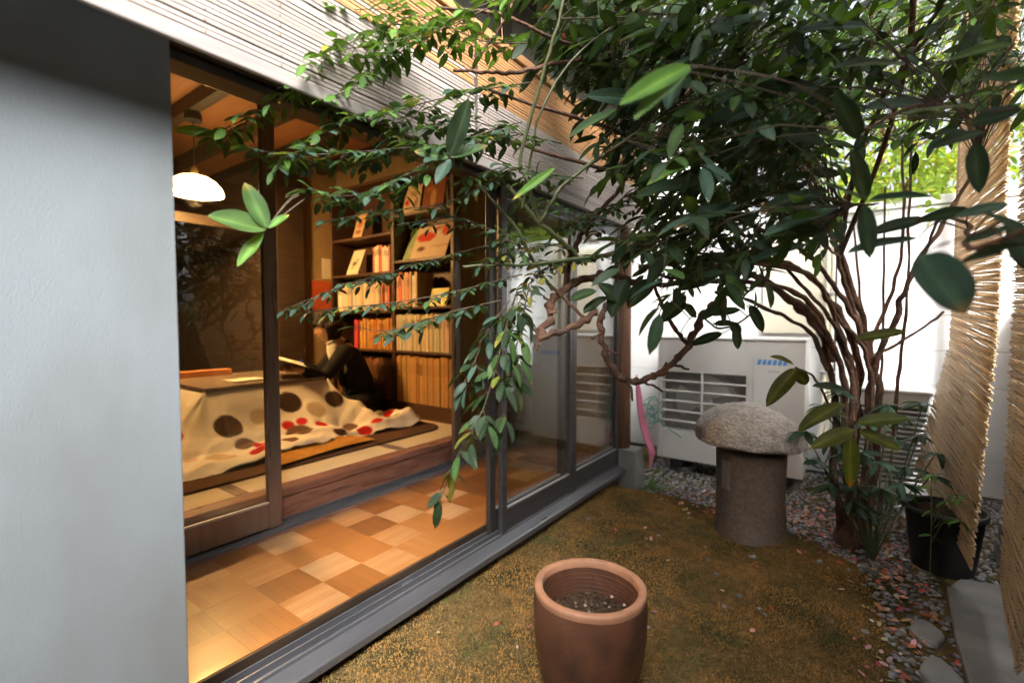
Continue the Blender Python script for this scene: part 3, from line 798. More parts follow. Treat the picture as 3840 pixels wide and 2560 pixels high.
def row(x0, x1, z, hmin, hmax, wmin, wmax, cols, label, group, gap=0.0006, inset=0.012, lean_end=False):
    x = x0; kk = 0
    ORD = ('first', 'second', 'third', 'fourth', 'fifth', 'sixth', 'seventh', 'eighth', 'ninth', 'tenth', 'eleventh', 'twelfth')
    def nth(k):
        if k <= 12: return ORD[k - 1]
        tens = {1: 'teen', 2: 'twenty', 3: 'thirty', 4: 'forty'}
        if k < 20: return ('thirteenth', 'fourteenth', 'fifteenth', 'sixteenth', 'seventeenth', 'eighteenth', 'nineteenth')[k - 13]
        t_, u_ = divmod(k, 10)
        return {2: 'twentieth', 3: 'thirtieth', 4: 'fortieth'}[t_] if u_ == 0 else tens[t_] + ' ' + ORD[u_ - 1]
    while True:
        w = rng.uniform(wmin, wmax)
        if x + w > x1: break
        h = rng.uniform(hmin, hmax); c = rng.choice(cols)
        c = tuple(min(0.85, max(0.01, v * rng.uniform(0.86, 1.12))) for v in c)
        o = book_geo(w, rng.uniform(0.17, 0.205), h, c).build('book', M['cover_paint'], None)
        o.location = (x, BY + inset + rng.uniform(0, 0.012), z + 0.0006)
        kk += 1
        tag(o, nth(kk) + ' ' + label, 'book', group)
        x += w + gap
    return x
CREAM = [(0.66, 0.58, 0.42), (0.70, 0.62, 0.46), (0.60, 0.51, 0.35), (0.64, 0.57, 0.44)]
AMBER = [(0.50, 0.30, 0.11), (0.55, 0.34, 0.13), (0.46, 0.27, 0.10)]
PINKS = [(0.68, 0.60, 0.50), (0.66, 0.27, 0.20), (0.55, 0.16, 0.09), (0.60, 0.40, 0.22), (0.70, 0.64, 0.52), (0.62, 0.36, 0.26)]
MIXED = [(0.66, 0.58, 0.42), (0.58, 0.42, 0.25), (0.42, 0.08, 0.05), (0.62, 0.5, 0.4), (0.7, 0.66, 0.55), (0.3, 0.26, 0.2)]
rx0, rx1 = BXM + 0.02, BX1 - 0.029
lx0, lx1 = BX0 + 0.03, BXM - 0.021
row(rx0, rx1, 0.515, 0.375, 0.395, 0.024, 0.04, AMBER, 'amber binder from the divider on the bottom shelf', 'amber binders on the bottom shelf', inset=0.006)
row(rx0, rx1, 0.948, 0.295, 0.312, 0.015, 0.027, CREAM, 'cream volume from the divider in the row above the amber binders', 'cream volumes above the binders', inset=0.006)
row(rx0, rx0 + 0.30, 1.318, 0.25, 0.335, 0.022, 0.042, PINKS, 'book from the divider in the pink half row above the cream volumes', 'pink and white books of the half row')
row(lx0 + 0.05, lx1 - 0.03, 1.290, 0.215, 0.265, 0.013, 0.03, MIXED + CREAM, 'paperback from the wall side in the mixed row behind the reader', 'mixed paperbacks of the left bay')
row(lx0 + 0.30, lx0 + 0.37, 0.948, 0.25, 0.27, 0.02, 0.03, [(0.55, 0.05, 0.08)], 'crimson book before the orange row behind the reader', 'crimson books by the orange row')
row(lx0 + 0.375, lx1, 0.948, 0.25, 0.275, 0.016, 0.032, [(0.55, 0.27, 0.07), (0.58, 0.31, 0.09), (0.52, 0.24, 0.06)], 'orange book after the crimson ones in the row behind the reader', 'orange books behind the reader')
row(lx0 + 0.02, lx1, 0.515, 0.33, 0.36, 0.025, 0.045, [(0.20, 0.09, 0.04), (0.16, 0.07, 0.03)], 'brown binder from the wall side on the shelf hidden by the reader', 'brown binders of the left bay')
row(lx1 - 0.26, lx1 - 0.01, 1.625, 0.20, 0.24, 0.02, 0.04, [(0.68, 0.6, 0.46), (0.5, 0.12, 0.08), (0.66, 0.58, 0.4)], 'book of the short row right after the leaning white picture card', 'short row of the left bay')

def face_book(x, z, w, h, tilt, col, blobs, label, y=None):
    """a picture book standing face out, leaning back, with a printed cover"""
    yy = BY + 0.02 if y is None else y
    nx, nz = 20, 20
    q = MB()
    q.box(0, w, 0.0005, 0.011, 0, h)
    vs, cols, fs = [], [], []
    body = [(0.0, 0.0)]
    o = bpy.data.objects.new('picture_book', None)
    for i in range(nx + 1):
        for j in range(nz + 1):
            u, v = i / nx, j / nz
            vs.append((u * w, -0.0005, v * h)); c = col
            for (bu, bv, ru, rv, bc) in blobs:
                if ((u - bu) / ru) ** 2 + ((v - bv) / rv) ** 2 < 1: c = bc
            cols.append((*c, 1))
    for i in range(nx):
        for j in range(nz):
            a = i * (nz + 1) + j; fs.append((a, a + nz + 1, a + nz + 2, a + 1))
    bk = len(vs)
    for (u, y_, v) in ((0, 0.010, 0), (w, 0.010, 0), (w, 0.010, h), (0, 0.010, h)):
        vs.append((u, y_, v)); cols.append((0.6, 0.54, 0.42, 1))
    c00, c10, c11, c01 = 0, nx * (nz + 1), nx * (nz + 1) + nz, nz
    fs += [(bk + 1, bk, bk + 3, bk + 2), (c00, bk, bk + 1, c10), (c10, bk + 1, bk + 2, c11), (c11, bk + 2, bk + 3, c01), (c01, bk + 3, bk, c00)]
    bpy.data.objects.remove(o)
    m = raw_mesh('picture_book', vs, fs, M['cover_paint'], cols=cols, smooth=False)
    m.location = (x, yy, z + 0.001); m.rotation_euler = (-tilt, 0, 0)
    tag(m, label, 'book')
    return m
CR = (0.66, 0.60, 0.46)
face_book(lx0 + 0.17, 1.625, 0.17, 0.255, 0.38, (0.68, 0.63, 0.48), [(0.45, 0.45, 0.2, 0.1, (0.12, 0.1, 0.06)), (0.35, 0.28, 0.12, 0.08, (0.35, 0.42, 0.12)), (0.6, 0.6, 0.1, 0.05, (0.2, 0.16, 0.1))], 'white picture card with a sketched plant leaning on the left bay shelf', y=BY + 0.03)
face_book(lx0 + 0.26, 1.955, 0.13, 0.245, 0.30, (0.60, 0.42, 0.24), [(0.5, 0.6, 0.3, 0.2, (0.45, 0.2, 0.1)), (0.5, 0.25, 0.4, 0.06, (0.25, 0.13, 0.08))], 'small tan picture card near the top of the left bay', y=BY + 0.04)
face_book(rx0 + 0.045, 1.705, 0.14, 0.30, 0.42, (0.30, 0.40, 0.20), [(0.6, 0.3, 0.5, 0.08, (0.36, 0.44, 0.22))], 'green picture book leaning behind the red patterned one', y=BY + 0.055)
face_book(rx0 + 0.16, 1.705, 0.40, 0.30, 0.40, (0.66, 0.52, 0.38), [(0.3, 0.66, 0.26, 0.16, (0.55, 0.06, 0.03)), (0.85, 0.85, 0.14, 0.2, (0.5, 0.08, 0.05)), (0.25, 0.3, 0.13, 0.06, (0.16, 0.07, 0.04)), (0.75, 0.35, 0.2, 0.05, (0.55, 0.3, 0.2)), (0.6, 0.9, 0.1, 0.08, (0.6, 0.25, 0.15))], 'wide picture book with red shapes leaning in the right bay', y=BY + 0.03)
face_book(rx0 + 0.04, 2.085, 0.20, 0.26, 0.2, (0.60, 0.45, 0.30), [(0.22, 0.42, 0.13, 0.09, (0.5, 0.02, 0.02)), (0.6, 0.7, 0.25, 0.1, (0.42, 0.28, 0.17)), (0.75, 0.35, 0.12, 0.16, (0.3, 0.2, 0.12))], 'cream picture book with one red dot on the top right shelf', y=BY + 0.06)
face_book(rx0 + 0.27, 2.085, 0.24, 0.27, 0.2, (0.22, 0.075, 0.03), [(0.5, 0.4, 0.14, 0.28, (0.45, 0.25, 0.1)), (0.3, 0.7, 0.2, 0.1, (0.35, 0.12, 0.05))], 'dark red picture book on the top right shelf', y=BY + 0.06)
face_book(rx0 + 0.36, 1.318, 0.19, 0.15, 0.3, (0.60, 0.55, 0.10), [(0.5, 0.75, 0.3, 0.1, (0.66, 0.6, 0.4)), (0.4, 0.3, 0.2, 0.15, (0.4, 0.36, 0.08))], 'small yellow picture book lying back beside the half row', y=BY + 0.05)

# orange cloth and paper strip on the wall beside the shelf
q = MB(); q.box(-4.3915, -4.383, 2.68, 2.89, 1.31, 1.60)
tag(q.build('wall_hanging', M['orange_cloth'], bevel=0.002), 'plain orange cloth hanging on the wall left of the bookshelf', 'wall hanging')
q = MB(); q.box(-4.3915, -4.387, 2.80, 2.90, 1.625, 1.83)
tag(q.build('wall_calendar', M['paper'], bevel=0.001), 'narrow white paper strip pinned above the orange cloth', 'calendar')

# ------------------------------------------------------------------ pendant lamp
LX, LY, LZ = -3.82, 1.455, 2.095
lamp = thing('pendant_lamp', (LX, LY, LZ), 'lit white pendant lamp hanging above the low table', 'lamp')
q = MB(); q.lathe([(0.176, 0.0), (0.178, 0.012), (0.167, 0.05), (0.134, 0.09), (0.09, 0.118), (0.044, 0.132), (0.02, 0.136)], (LX, LY, LZ), n=40)
q.lathe([(0.02, 0.133), (0.044, 0.129), (0.09, 0.114), (0.132, 0.087), (0.164, 0.049), (0.174, 0.0)], (LX, LY, LZ), n=40)
q.build('lamp_shade', M['lamp_shade'], lamp, smooth=True)
q = MB(); q.lathe([(0.001, 0.01), (0.022, 0.02), (0.03, 0.042), (0.02, 0.07), (0.012, 0.10)], (LX, LY, LZ), n=20); q.build('bulb', M['bulb'], lamp, smooth=True)
q = MB(); q.lathe([(0.02, 0.1365), (0.024, 0.15), (0.02, 0.18), (0.006, 0.20)], (LX, LY, LZ), n=20); q.build('fitting', M['brass'], lamp, smooth=True)
q = MB(); q.tube([(LX, LY, LZ + 0.2), (LX, LY, 2.62)], 0.004, n=8); q.build('cord', M['black_plastic'], lamp)
q = MB(); q.lathe([(0.055, 0.0), (0.055, 0.05), (0.03, 0.062)], (LX, LY, 2.605), n=24); q.add([(LX + 0.055 * math.cos(i * math.pi / 12), LY + 0.055 * math.sin(i * math.pi / 12), 2.605) for i in range(24)], [tuple(range(24))])
q.build('ceiling_rose', M['black_plastic'], lamp, smooth=False)
ld = bpy.data.lights.new('lamp_light', 'POINT'); ld.energy = 25.0; ld.color = (1.0, 0.53, 0.17); ld.shadow_soft_size = 0.06
lo_ = bpy.data.objects.new('lamp_light', ld); lo_.location = (0, 0, -0.03); C.objects.link(lo_); lo_.parent = lamp

q = MB(); q.box(-4.03, -3.93, 1.36, 1.72, KZ + 0.0105, KZ + 0.055)
tag(q.build('wooden_tray', M['orange_wood'], bevel=0.004), 'long orange wooden box at the back edge of the table', 'box')
# ------------------------------------------------------------------ the reader
def skin_mesh(pts, edges, rad, root=0, sub=2):
    me = bpy.data.meshes.new('tmp'); me.from_pydata([tuple(p) for p in pts], edges, [])
    ob = bpy.data.objects.new('tmp', me); C.objects.link(ob)
    sk = ob.modifiers.new('skin', 'SKIN'); sk.use_smooth_shade = True; sk.branch_smoothing = 0.6
    lay = me.skin_vertices[0] if len(me.skin_vertices) else None
    if lay is None:
        bm = bmesh.new(); bm.from_mesh(me); bm.verts.layers.skin.verify(); bm.to_mesh(me); bm.free(); lay = me.skin_vertices[0]
    for i, r in enumerate(rad):
        lay.data[i].radius = (r, r) if not hasattr(r, '__len__') else r
        lay.data[i].use_root = (i == root)
    if sub:
        s_ = ob.modifiers.new('sub', 'SUBSURF'); s_.levels = sub; s_.render_levels = sub
    bpy.context.view_layer.update()
    dg = bpy.context.evaluated_depsgraph_get()
    ev = ob.evaluated_get(dg)
    m2 = bpy.data.meshes.new_from_object(ev)
    vs = [v.co.copy() for v in m2.vertices]; fs = [tuple(p.vertices) for p in m2.polygons]
    bpy.data.objects.remove(ob); bpy.data.meshes.remove(me); bpy.data.meshes.remove(m2)
    return vs, fs

PO = Vector((-3.42, 2.45, 0.403))
person = thing('person', PO, 'person in black jacket and white shirt reading beside the low table', 'person')
Tf = Vector((-0.45, -0.89, 0)).normalized()          # chest faces
Tl = Vector((-Tf.y, Tf.x, 0))                        # own left, towards the garden
up = Vector((0, 0, 1))
hips = Vector((-3.40, 2.52, 0.50)); belly = Vector((-3.40, 2.485, 0.66)); chest = Vector((-3.415, 2.42, 0.86)); nb = Vector((-3.425, 2.345, 1.00))
nt_ = Vector((-3.44, 2.295, 1.075)); hc = Vector((-3.465, 2.255, 1.150))
shL = nb + Tl * 0.165 - up * 0.055; shR = nb - Tl * 0.165 - up * 0.055
elL = shL + Tf * 0.15 + Tl * 0.05 - up * 0.185; elR = shR + Tf * 0.15 - Tl * 0.05 - up * 0.185
BKC = Vector((-3.445, 1.905, 0.845))                 # middle of the open book
wrL = BKC + Tl * 0.135 - Tf * 0.075 + up * 0.0; wrR = BKC - Tl * 0.135 - Tf * 0.075
haL = BKC + Tl * 0.128 - Tf * 0.015 + up * 0.002; haR = BKC - Tl * 0.128 - Tf * 0.015 + up * 0.002
knL = hips + Tf * 0.42 + Tl * 0.13 - up * 0.02; knR = hips + Tf * 0.42 - Tl * 0.13 - up * 0.02
ftL = hips + Tf * 0.55 + Tl * 0.02 - up * 0.055; ftR = hips + Tf * 0.30 - Tl * 0.02 - up * 0.055
pts = [hips, belly, chest, nb, nt_, hc - up * 0.03, shL, elL, wrL, haL, shR, elR, wrR, haR, hips + Tl * 0.1, knL, ftL, hips - Tl * 0.1, knR, ftR]
edg = [(0, 1), (1, 2), (2, 3), (3, 4), (4, 5), (3, 6), (6, 7), (7, 8), (8, 9), (3, 10), (10, 11), (11, 12), (12, 13), (0, 14), (14, 15), (15, 16), (0, 17), (17, 18), (18, 19)]
rad = [0.12, 0.105, 0.115, 0.07, 0.046, 0.05, 0.055, 0.038, 0.026, (0.03, 0.018), 0.055, 0.038, 0.026, (0.03, 0.018), 0.085, 0.062, 0.04, 0.085, 0.062, 0.04]
bv, bf = skin_mesh(pts, edg, rad)
body = MB(); body.add(bv, bf)
# fingers, rooted in the palms and closing on the covers
for h, sgn in ((haL, 1), (haR, -1)):
    inw = -Tl * sgn
    for k, ln in enumerate((0.052, 0.060, 0.057, 0.046)):
        b0 = h + Tf * (0.020 - 0.0145 * k + 0.010) + inw * 0.002 - up * 0.006
        p1 = b0 + inw * ln * 0.45 - up * 0.010; p2 = b0 + inw * ln * 0.8 - up * 0.014; p3 = b0 + inw * ln - up * 0.010
        body.tube([b0 - inw * 0.015, b0, p1, p2, p3], [0.0085, 0.0085, 0.008, 0.0072, 0.005], n=8)
    b0 = h - Tf * 0.018 + up * 0.010
    body.tube([b0 - Tf * 0.006, b0 + inw * 0.012 + up * 0.006, b0 + inw * 0.035 + Tf * 0.010 + up * 0.006, b0 + inw * 0.050 + Tf * 0.014 + up * 0.003], [0.011, 0.0105, 0.0092, 0.006], n=8)
# head with a face
Hf = Vector((-0.80, -0.52, -0.30)).normalized()      # looks down at the page
Hl = up.cross(Hf).normalized()
Hu = Hf.cross(Hl).normalized()
def head_pt(th, ph):
    """th: polar from crown, ph: around from the face"""
    cx, cz = math.sin(th), math.cos(th)
    f, l = cx * math.cos(ph), cx * math.sin(ph)
    rf, rl, ru = 0.104, 0.083, 0.126
    x, y, z = f * rf, l * rl, cz * ru
    if f > 0:                                         # flatter face, narrowing jaw
        x *= 1.0 - 0.06 * f
    if z < -0.02:
        t = (-z - 0.02) / 0.1
        y *= 1 - 0.32 * t; x += 0.008 * t if f > 0.2 else 0.0
        if f < 0: x *= 1 - 0.35 * t
    g = lambda a, b, s: math.exp(-((a - b) / s) ** 2)
    if f > 0:
        x += 0.026 * g(z, -0.018, 0.016) * g(y, 0, 0.012)              # nose tip
        x += 0.014 * g(z, 0.005, 0.020) * g(y, 0, 0.009)               # bridge
        x += 0.006 * g(z, 0.030, 0.012) * g(abs(y), 0.026, 0.022)      # brows
        x -= 0.010 * g(z, 0.010, 0.011) * g(abs(y), 0.030, 0.014)      # eye sockets
        x += 0.007 * g(z, -0.049, 0.007) * g(y, 0, 0.020)              # lips
        x += 0.006 * g(z, -0.058, 0.006) * g(y, 0, 0.018)
        x += 0.010 * g(z, -0.090, 0.016) * g(y, 0, 0.022)              # chin
    return hc + Hf * x + Hl * y + Hu * z
nth, nph = 36, 48
hv = [head_pt(math.pi * (i + 0.001) / nth if i < nth else math.pi - 0.001, 2 * math.pi * j / nph) for i in range(nth + 1) for j in range(nph)]
hfz = [(i * nph + j, i * nph + (j + 1) % nph, (i + 1) * nph + (j + 1) % nph, (i + 1) * nph + j) for i in range(nth) for j in range(nph)]
body.add(hv, hfz)
for s in (1, -1):                                     # ears
    e = hc + Hl * s * 0.074 - Hf * 0.008 - Hu * 0.004
    body.tube([e + Hu * 0.028, e + Hu * 0.02 - Hf * 0.016, e - Hf * 0.018, e - Hu * 0.02 - Hf * 0.010, e - Hu * 0.032], [0.005, 0.008, 0.008, 0.007, 0.006], n=8)
body.build('body', M['skin'], person, smooth=True)
for s in (1, -1):
    q = MB(); c_ = hc + Hf * 0.078 + Hl * s * 0.030 + Hu * 0.008
    q.tube([c_ + Hl * 0.012, c_, c_ - Hl * 0.012], [0.001, 0.0055, 0.001], n=8); q.build('eye', M['hair'], person, smooth=True)
# hair: cap with fringe and a nape knot of loose length
hr = MB()
hv, hfz = [], []
for i in range(20):
    for j in range(nph):
        th = math.pi * 0.70 * i / 19; ph = 2 * math.pi * j / nph
        front = math.cos(ph)
        lim = math.pi * (0.40 if front > 0.55 else 0.40 + 0.32 * (0.55 - front) / 1.55)
        tt = min(th, lim)
        p_ = head_pt(tt + 0.002, ph)
        d_ = (p_ - hc).normalized()
        hv.append(p_ + d_ * (0.016 + 0.004 * math.sin(ph * 9 + i)))
for i in range(19):
    for j in range(nph): hfz.append((i * nph + j, i * nph + (j + 1) % nph, (i + 1) * nph + (j + 1) % nph, (i + 1) * nph + j))
hr.add(hv, hfz)
for k in range(14):                                   # back locks to the collar
    a = R(105 + k * 150 / 13)
    b0 = head_pt(math.pi * 0.45, a); d_ = (b0 - hc).normalized()
    b1 = hc - Hu * 0.06 + Hl * math.sin(a) * 0.070 + Hf * math.cos(a) * 0.080
    b2 = b1 - up * 0.06 + Hf * 0.004
    hr.tube([b0 + d_ * 0.008, (b0 + b1) / 2 + d_ * 0.020, b1 + d_ * 0.012, b2], [0.012, 0.018, 0.016, 0.006], n=7)
for k in range(9):                                    # fringe
    a = R(-64 + 16 * k); b0 = head_pt(math.pi * 0.22, a); b1 = head_pt(math.pi * 0.455, a + 0.06)
    d_ = (b1 - hc).normalized()
    hr.tube([b0 + d_ * 0.010, (b0 + b1) / 2 + d_ * 0.014, b1 + d_ * 0.009], [0.011, 0.013, 0.005], n=7)
hr.build('hair', M['hair'], person, smooth=True)
# glasses
gl = MB()
for s in (1, -1):
    c_ = hc + Hf * 0.097 + Hl * s * 0.031 + Hu * 0.006
    ring = [c_ + Hl * 0.022 * math.cos(a) + Hu * 0.016 * math.sin(a) for a in [2 * math.pi * i / 20 for i in range(21)]]
    gl.tube(ring, 0.0016, n=6)
    gl.tube([c_ + Hl * s * 0.022, hc + Hl * s * 0.082 + Hf * 0.03 + Hu * 0.008, hc + Hl * s * 0.080 - Hf * 0.01 + Hu * 0.004], 0.0016, n=6)
gl.tube([hc + Hf * 0.099 + Hl * 0.010 + Hu * 0.008, hc + Hf * 0.102 + Hu * 0.010, hc + Hf * 0.099 - Hl * 0.010 + Hu * 0.008], 0.0016, n=6)
gl.build('glasses', M['brass'], person, smooth=True)
# shirt (front, collar), jacket, trousers
sv, sf = skin_mesh([belly + Tf * 0.02 + up * 0.08, chest + Tf * 0.072 + Tl * 0.018, nb + Tf * 0.050 - up * 0.022 + Tl * 0.012, nt_ + Tf * 0.006 - up * 0.022], [(0, 1), (1, 2), (2, 3)], [0.075, 0.104, 0.076, 0.060])
sh = MB(); sh.add(sv, sf)
for s in (1, -1):                                     # turned collar wings
    a = nt_ - up * 0.02 - Tf * 0.045; b = nt_ + Tl * s * 0.055 - up * 0.03; c_ = nt_ + Tf * 0.062 + Tl * s * 0.028 - up * 0.062
    sh.tube([a, b, c_], [0.018, 0.019, 0.011], n=8)
sh.build('shirt', M['shirt'], person, smooth=True)
jb = -Tf * 0.022
jp = [hips + up * 0.02, belly + jb, chest + jb, nb + jb - up * 0.02, shL, elL, wrL - Tf * 0.012, shR, elR, wrR - Tf * 0.012]
je = [(0, 1), (1, 2), (2, 3), (3, 4), (4, 5), (5, 6), (3, 7), (7, 8), (8, 9)]
jv, jf = skin_mesh(jp, je, [0.150, 0.132, 0.138, 0.082, 0.074, 0.056, 0.042, 0.074, 0.056, 0.042])
jk = MB(); jk.add(jv, jf)
for s in (1, -1):                                     # lapels
    a = nb - Tf * 0.05 + Tl * s * 0.05 + up * 0.035; b = nb + Tl * s * 0.098 + Tf * 0.030 - up * 0.02; c_ = chest + Tf * 0.085 + Tl * s * 0.110; d_ = belly + Tf * 0.125 + Tl * s * 0.03
    jk.tube([a, b, c_, d_], [0.02, 0.026, 0.026, 0.016], n=8)
jk.build('jacket', M['jacket'], person, smooth=True)
tv, tf_ = skin_mesh([hips, hips + Tl * 0.1, knL, hips - Tl * 0.1, knR], [(0, 1), (1, 2), (0, 3), (3, 4)], [0.135, 0.115, 0.08, 0.115, 0.08])
tq = MB(); tq.add(tv, tf_); tq.build('trousers', M['jacket'], person, smooth=True)
q = MB(); gp = haR - Tf * 0.085 + up * 0.034
q.lathe([(0.0005, -0.012), (0.010, -0.006), (0.012, 0.0), (0.010, 0.006), (0.0005, 0.012)], gp, n=14); q.build('wrist_ornament', M['blue_gem'], person, smooth=True)

# the open book in the hands
ob = thing('open_book', BKC - up * 0.04, 'open magazine held up over the table by the reader', 'book')
def page(sgn):
    vs, fs = [], []
    n = 12
    for i in range(n + 1):
        for j in range(2):
            t = i / n
            side = sgn * (0.003 + 0.165 * t); lift = 0.018 * math.sin(math.pi * min(1, t * 1.15)) + 0.035 * t
            p_ = BKC + Tl * side + Tf * (0.11 if j else -0.11) + up * (lift + (0.060 if j else -0.012))
            vs.append(p_)
    k = len(vs); vs += [p_ - up * 0.006 for p_ in vs]
    for i in range(n):
        a = 2 * i; fs += [(a, a + 1, a + 3, a + 2), (k + a, k + a + 2, k + a + 3, k + a + 1), (a, a + 2, k + a + 2, k + a), (a + 1, k + a + 1, k + a + 3, a + 3)]
    fs += [(0, k, k + 1, 1), (2 * n, 2 * n + 1, k + 2 * n + 1, k + 2 * n)]
    return vs, fs
for s in (1, -1):
    q = MB(); q.add(*page(s)); q.build('page_block', M['paper'], ob, smooth=False)
q = MB()
pv, pfz = page(1); q.add([p_ - up * 0.009 for p_ in pv], pfz); pv, pfz = page(-1); q.add([p_ - up * 0.009 for p_ in pv], pfz)
q.build('cover', M['shelf_wood'], ob)
q = MB(); q.box(-3.52, -3.36, 1.48, 1.70, KZ + 0.0105, KZ + 0.022)
tag(q.build('notebook', M['paper'], bevel=0.002), 'pale notebook lying flat on the dark table top', 'notebook')
def up_z(h): return Vector((0, 0, h))
def curve(pts, n=8):
    """smooth line through points"""
    P_ = [Vector(p) for p in pts]; out = []
    for i in range(len(P_) - 1):
        a = P_[max(0, i - 1)]; b = P_[i]; c_ = P_[i + 1]; d = P_[min(len(P_) - 1, i + 2)]
        for k in range(n):
            t = k / n
            out.append(0.5 * ((2 * b) + (-a + c_) * t + (2 * a - 5 * b + 4 * c_ - d) * t * t + (-a + 3 * b - 3 * c_ + d) * t ** 3))
    out.append(P_[-1]); return out
# ------------------------------------------------------------------ far garden wall of wide courses
gw = thing('garden_wall', (-0.3, 4.45, 0.0), 'white rendered garden wall of wide courses behind the air conditioner', 'wall')
q = MB(); q.box(-2.6, 1.6, 4.425, 4.55, -0.05, 2.02); q.build('wall_core', M['concrete'], gw)
zc = 0.02; ci = 0
while zc < 2.0:
    z1 = min(2.0, zc + 0.2435)
    x = -2.6 - (0.35 if ci % 2 else 0)
    while x < 1.6:
        x1 = min(1.6, x + 1.82)
        q = MB(); q.box(max(-2.6, x), x1 - 0.004, 4.40 + rng.uniform(0, 0.0015), 4.4245, zc, z1 - 0.0035); q.build('panel', M['white_wall'], gw, bevel=0.0015, seg=1)
        x = x1
    zc += 0.2435; ci += 1
q = MB(); q.box(-2.62, 1.62, 4.385, 4.565, 2.001, 2.06); q.build('coping', M['white_wall'], gw, bevel=0.006)
# cream board hung on the wall
q = MB(); q.box(-0.62, -0.16, 4.372, 4.397, 1.10, 1.92)
tag(q.build('wall_board', M['cream_wall'], bevel=0.004), 'plain cream board fixed to the white garden wall', 'board')
# neighbouring white house flank that closes the left end behind the post
nbh = thing('neighbour_house', (-2.2, 5.6, 0), 'white flank of the neighbouring house beyond the garden wall', 'house')
q = MB(); q.box(-4.6, -1.10, 4.60, 6.6, -0.03, 3.4); q.build('wall', M['white_wall'], nbh)
q = MB(); q.add([(-4.8, 4.45, 3.401), (-0.9, 4.45, 3.401), (-0.9, 6.8, 3.401), (-4.8, 6.8, 3.401), (-3.6, 5.2, 4.3), (-2.0, 5.2, 4.3), (-2.0, 6.0, 4.3), (-3.6, 6.0, 4.3)], [(0, 3, 2, 1), (0, 1, 5, 4), (1, 2, 6, 5), (2, 3, 7, 6), (3, 0, 4, 7), (4, 5, 6, 7)])
q.build('roof', M['fence_wood'], nbh)
q = MB(); q.box(-1.098, -1.085, 5.2, 5.9, 1.6, 2.6); wdw = q.build('window', M['aluminium'], nbh, bevel=0.003)
q = MB(); q.box(-1.084, -1.082, 5.25, 5.85, 1.65, 2.55); q.build('pane', M['glass'], wdw)

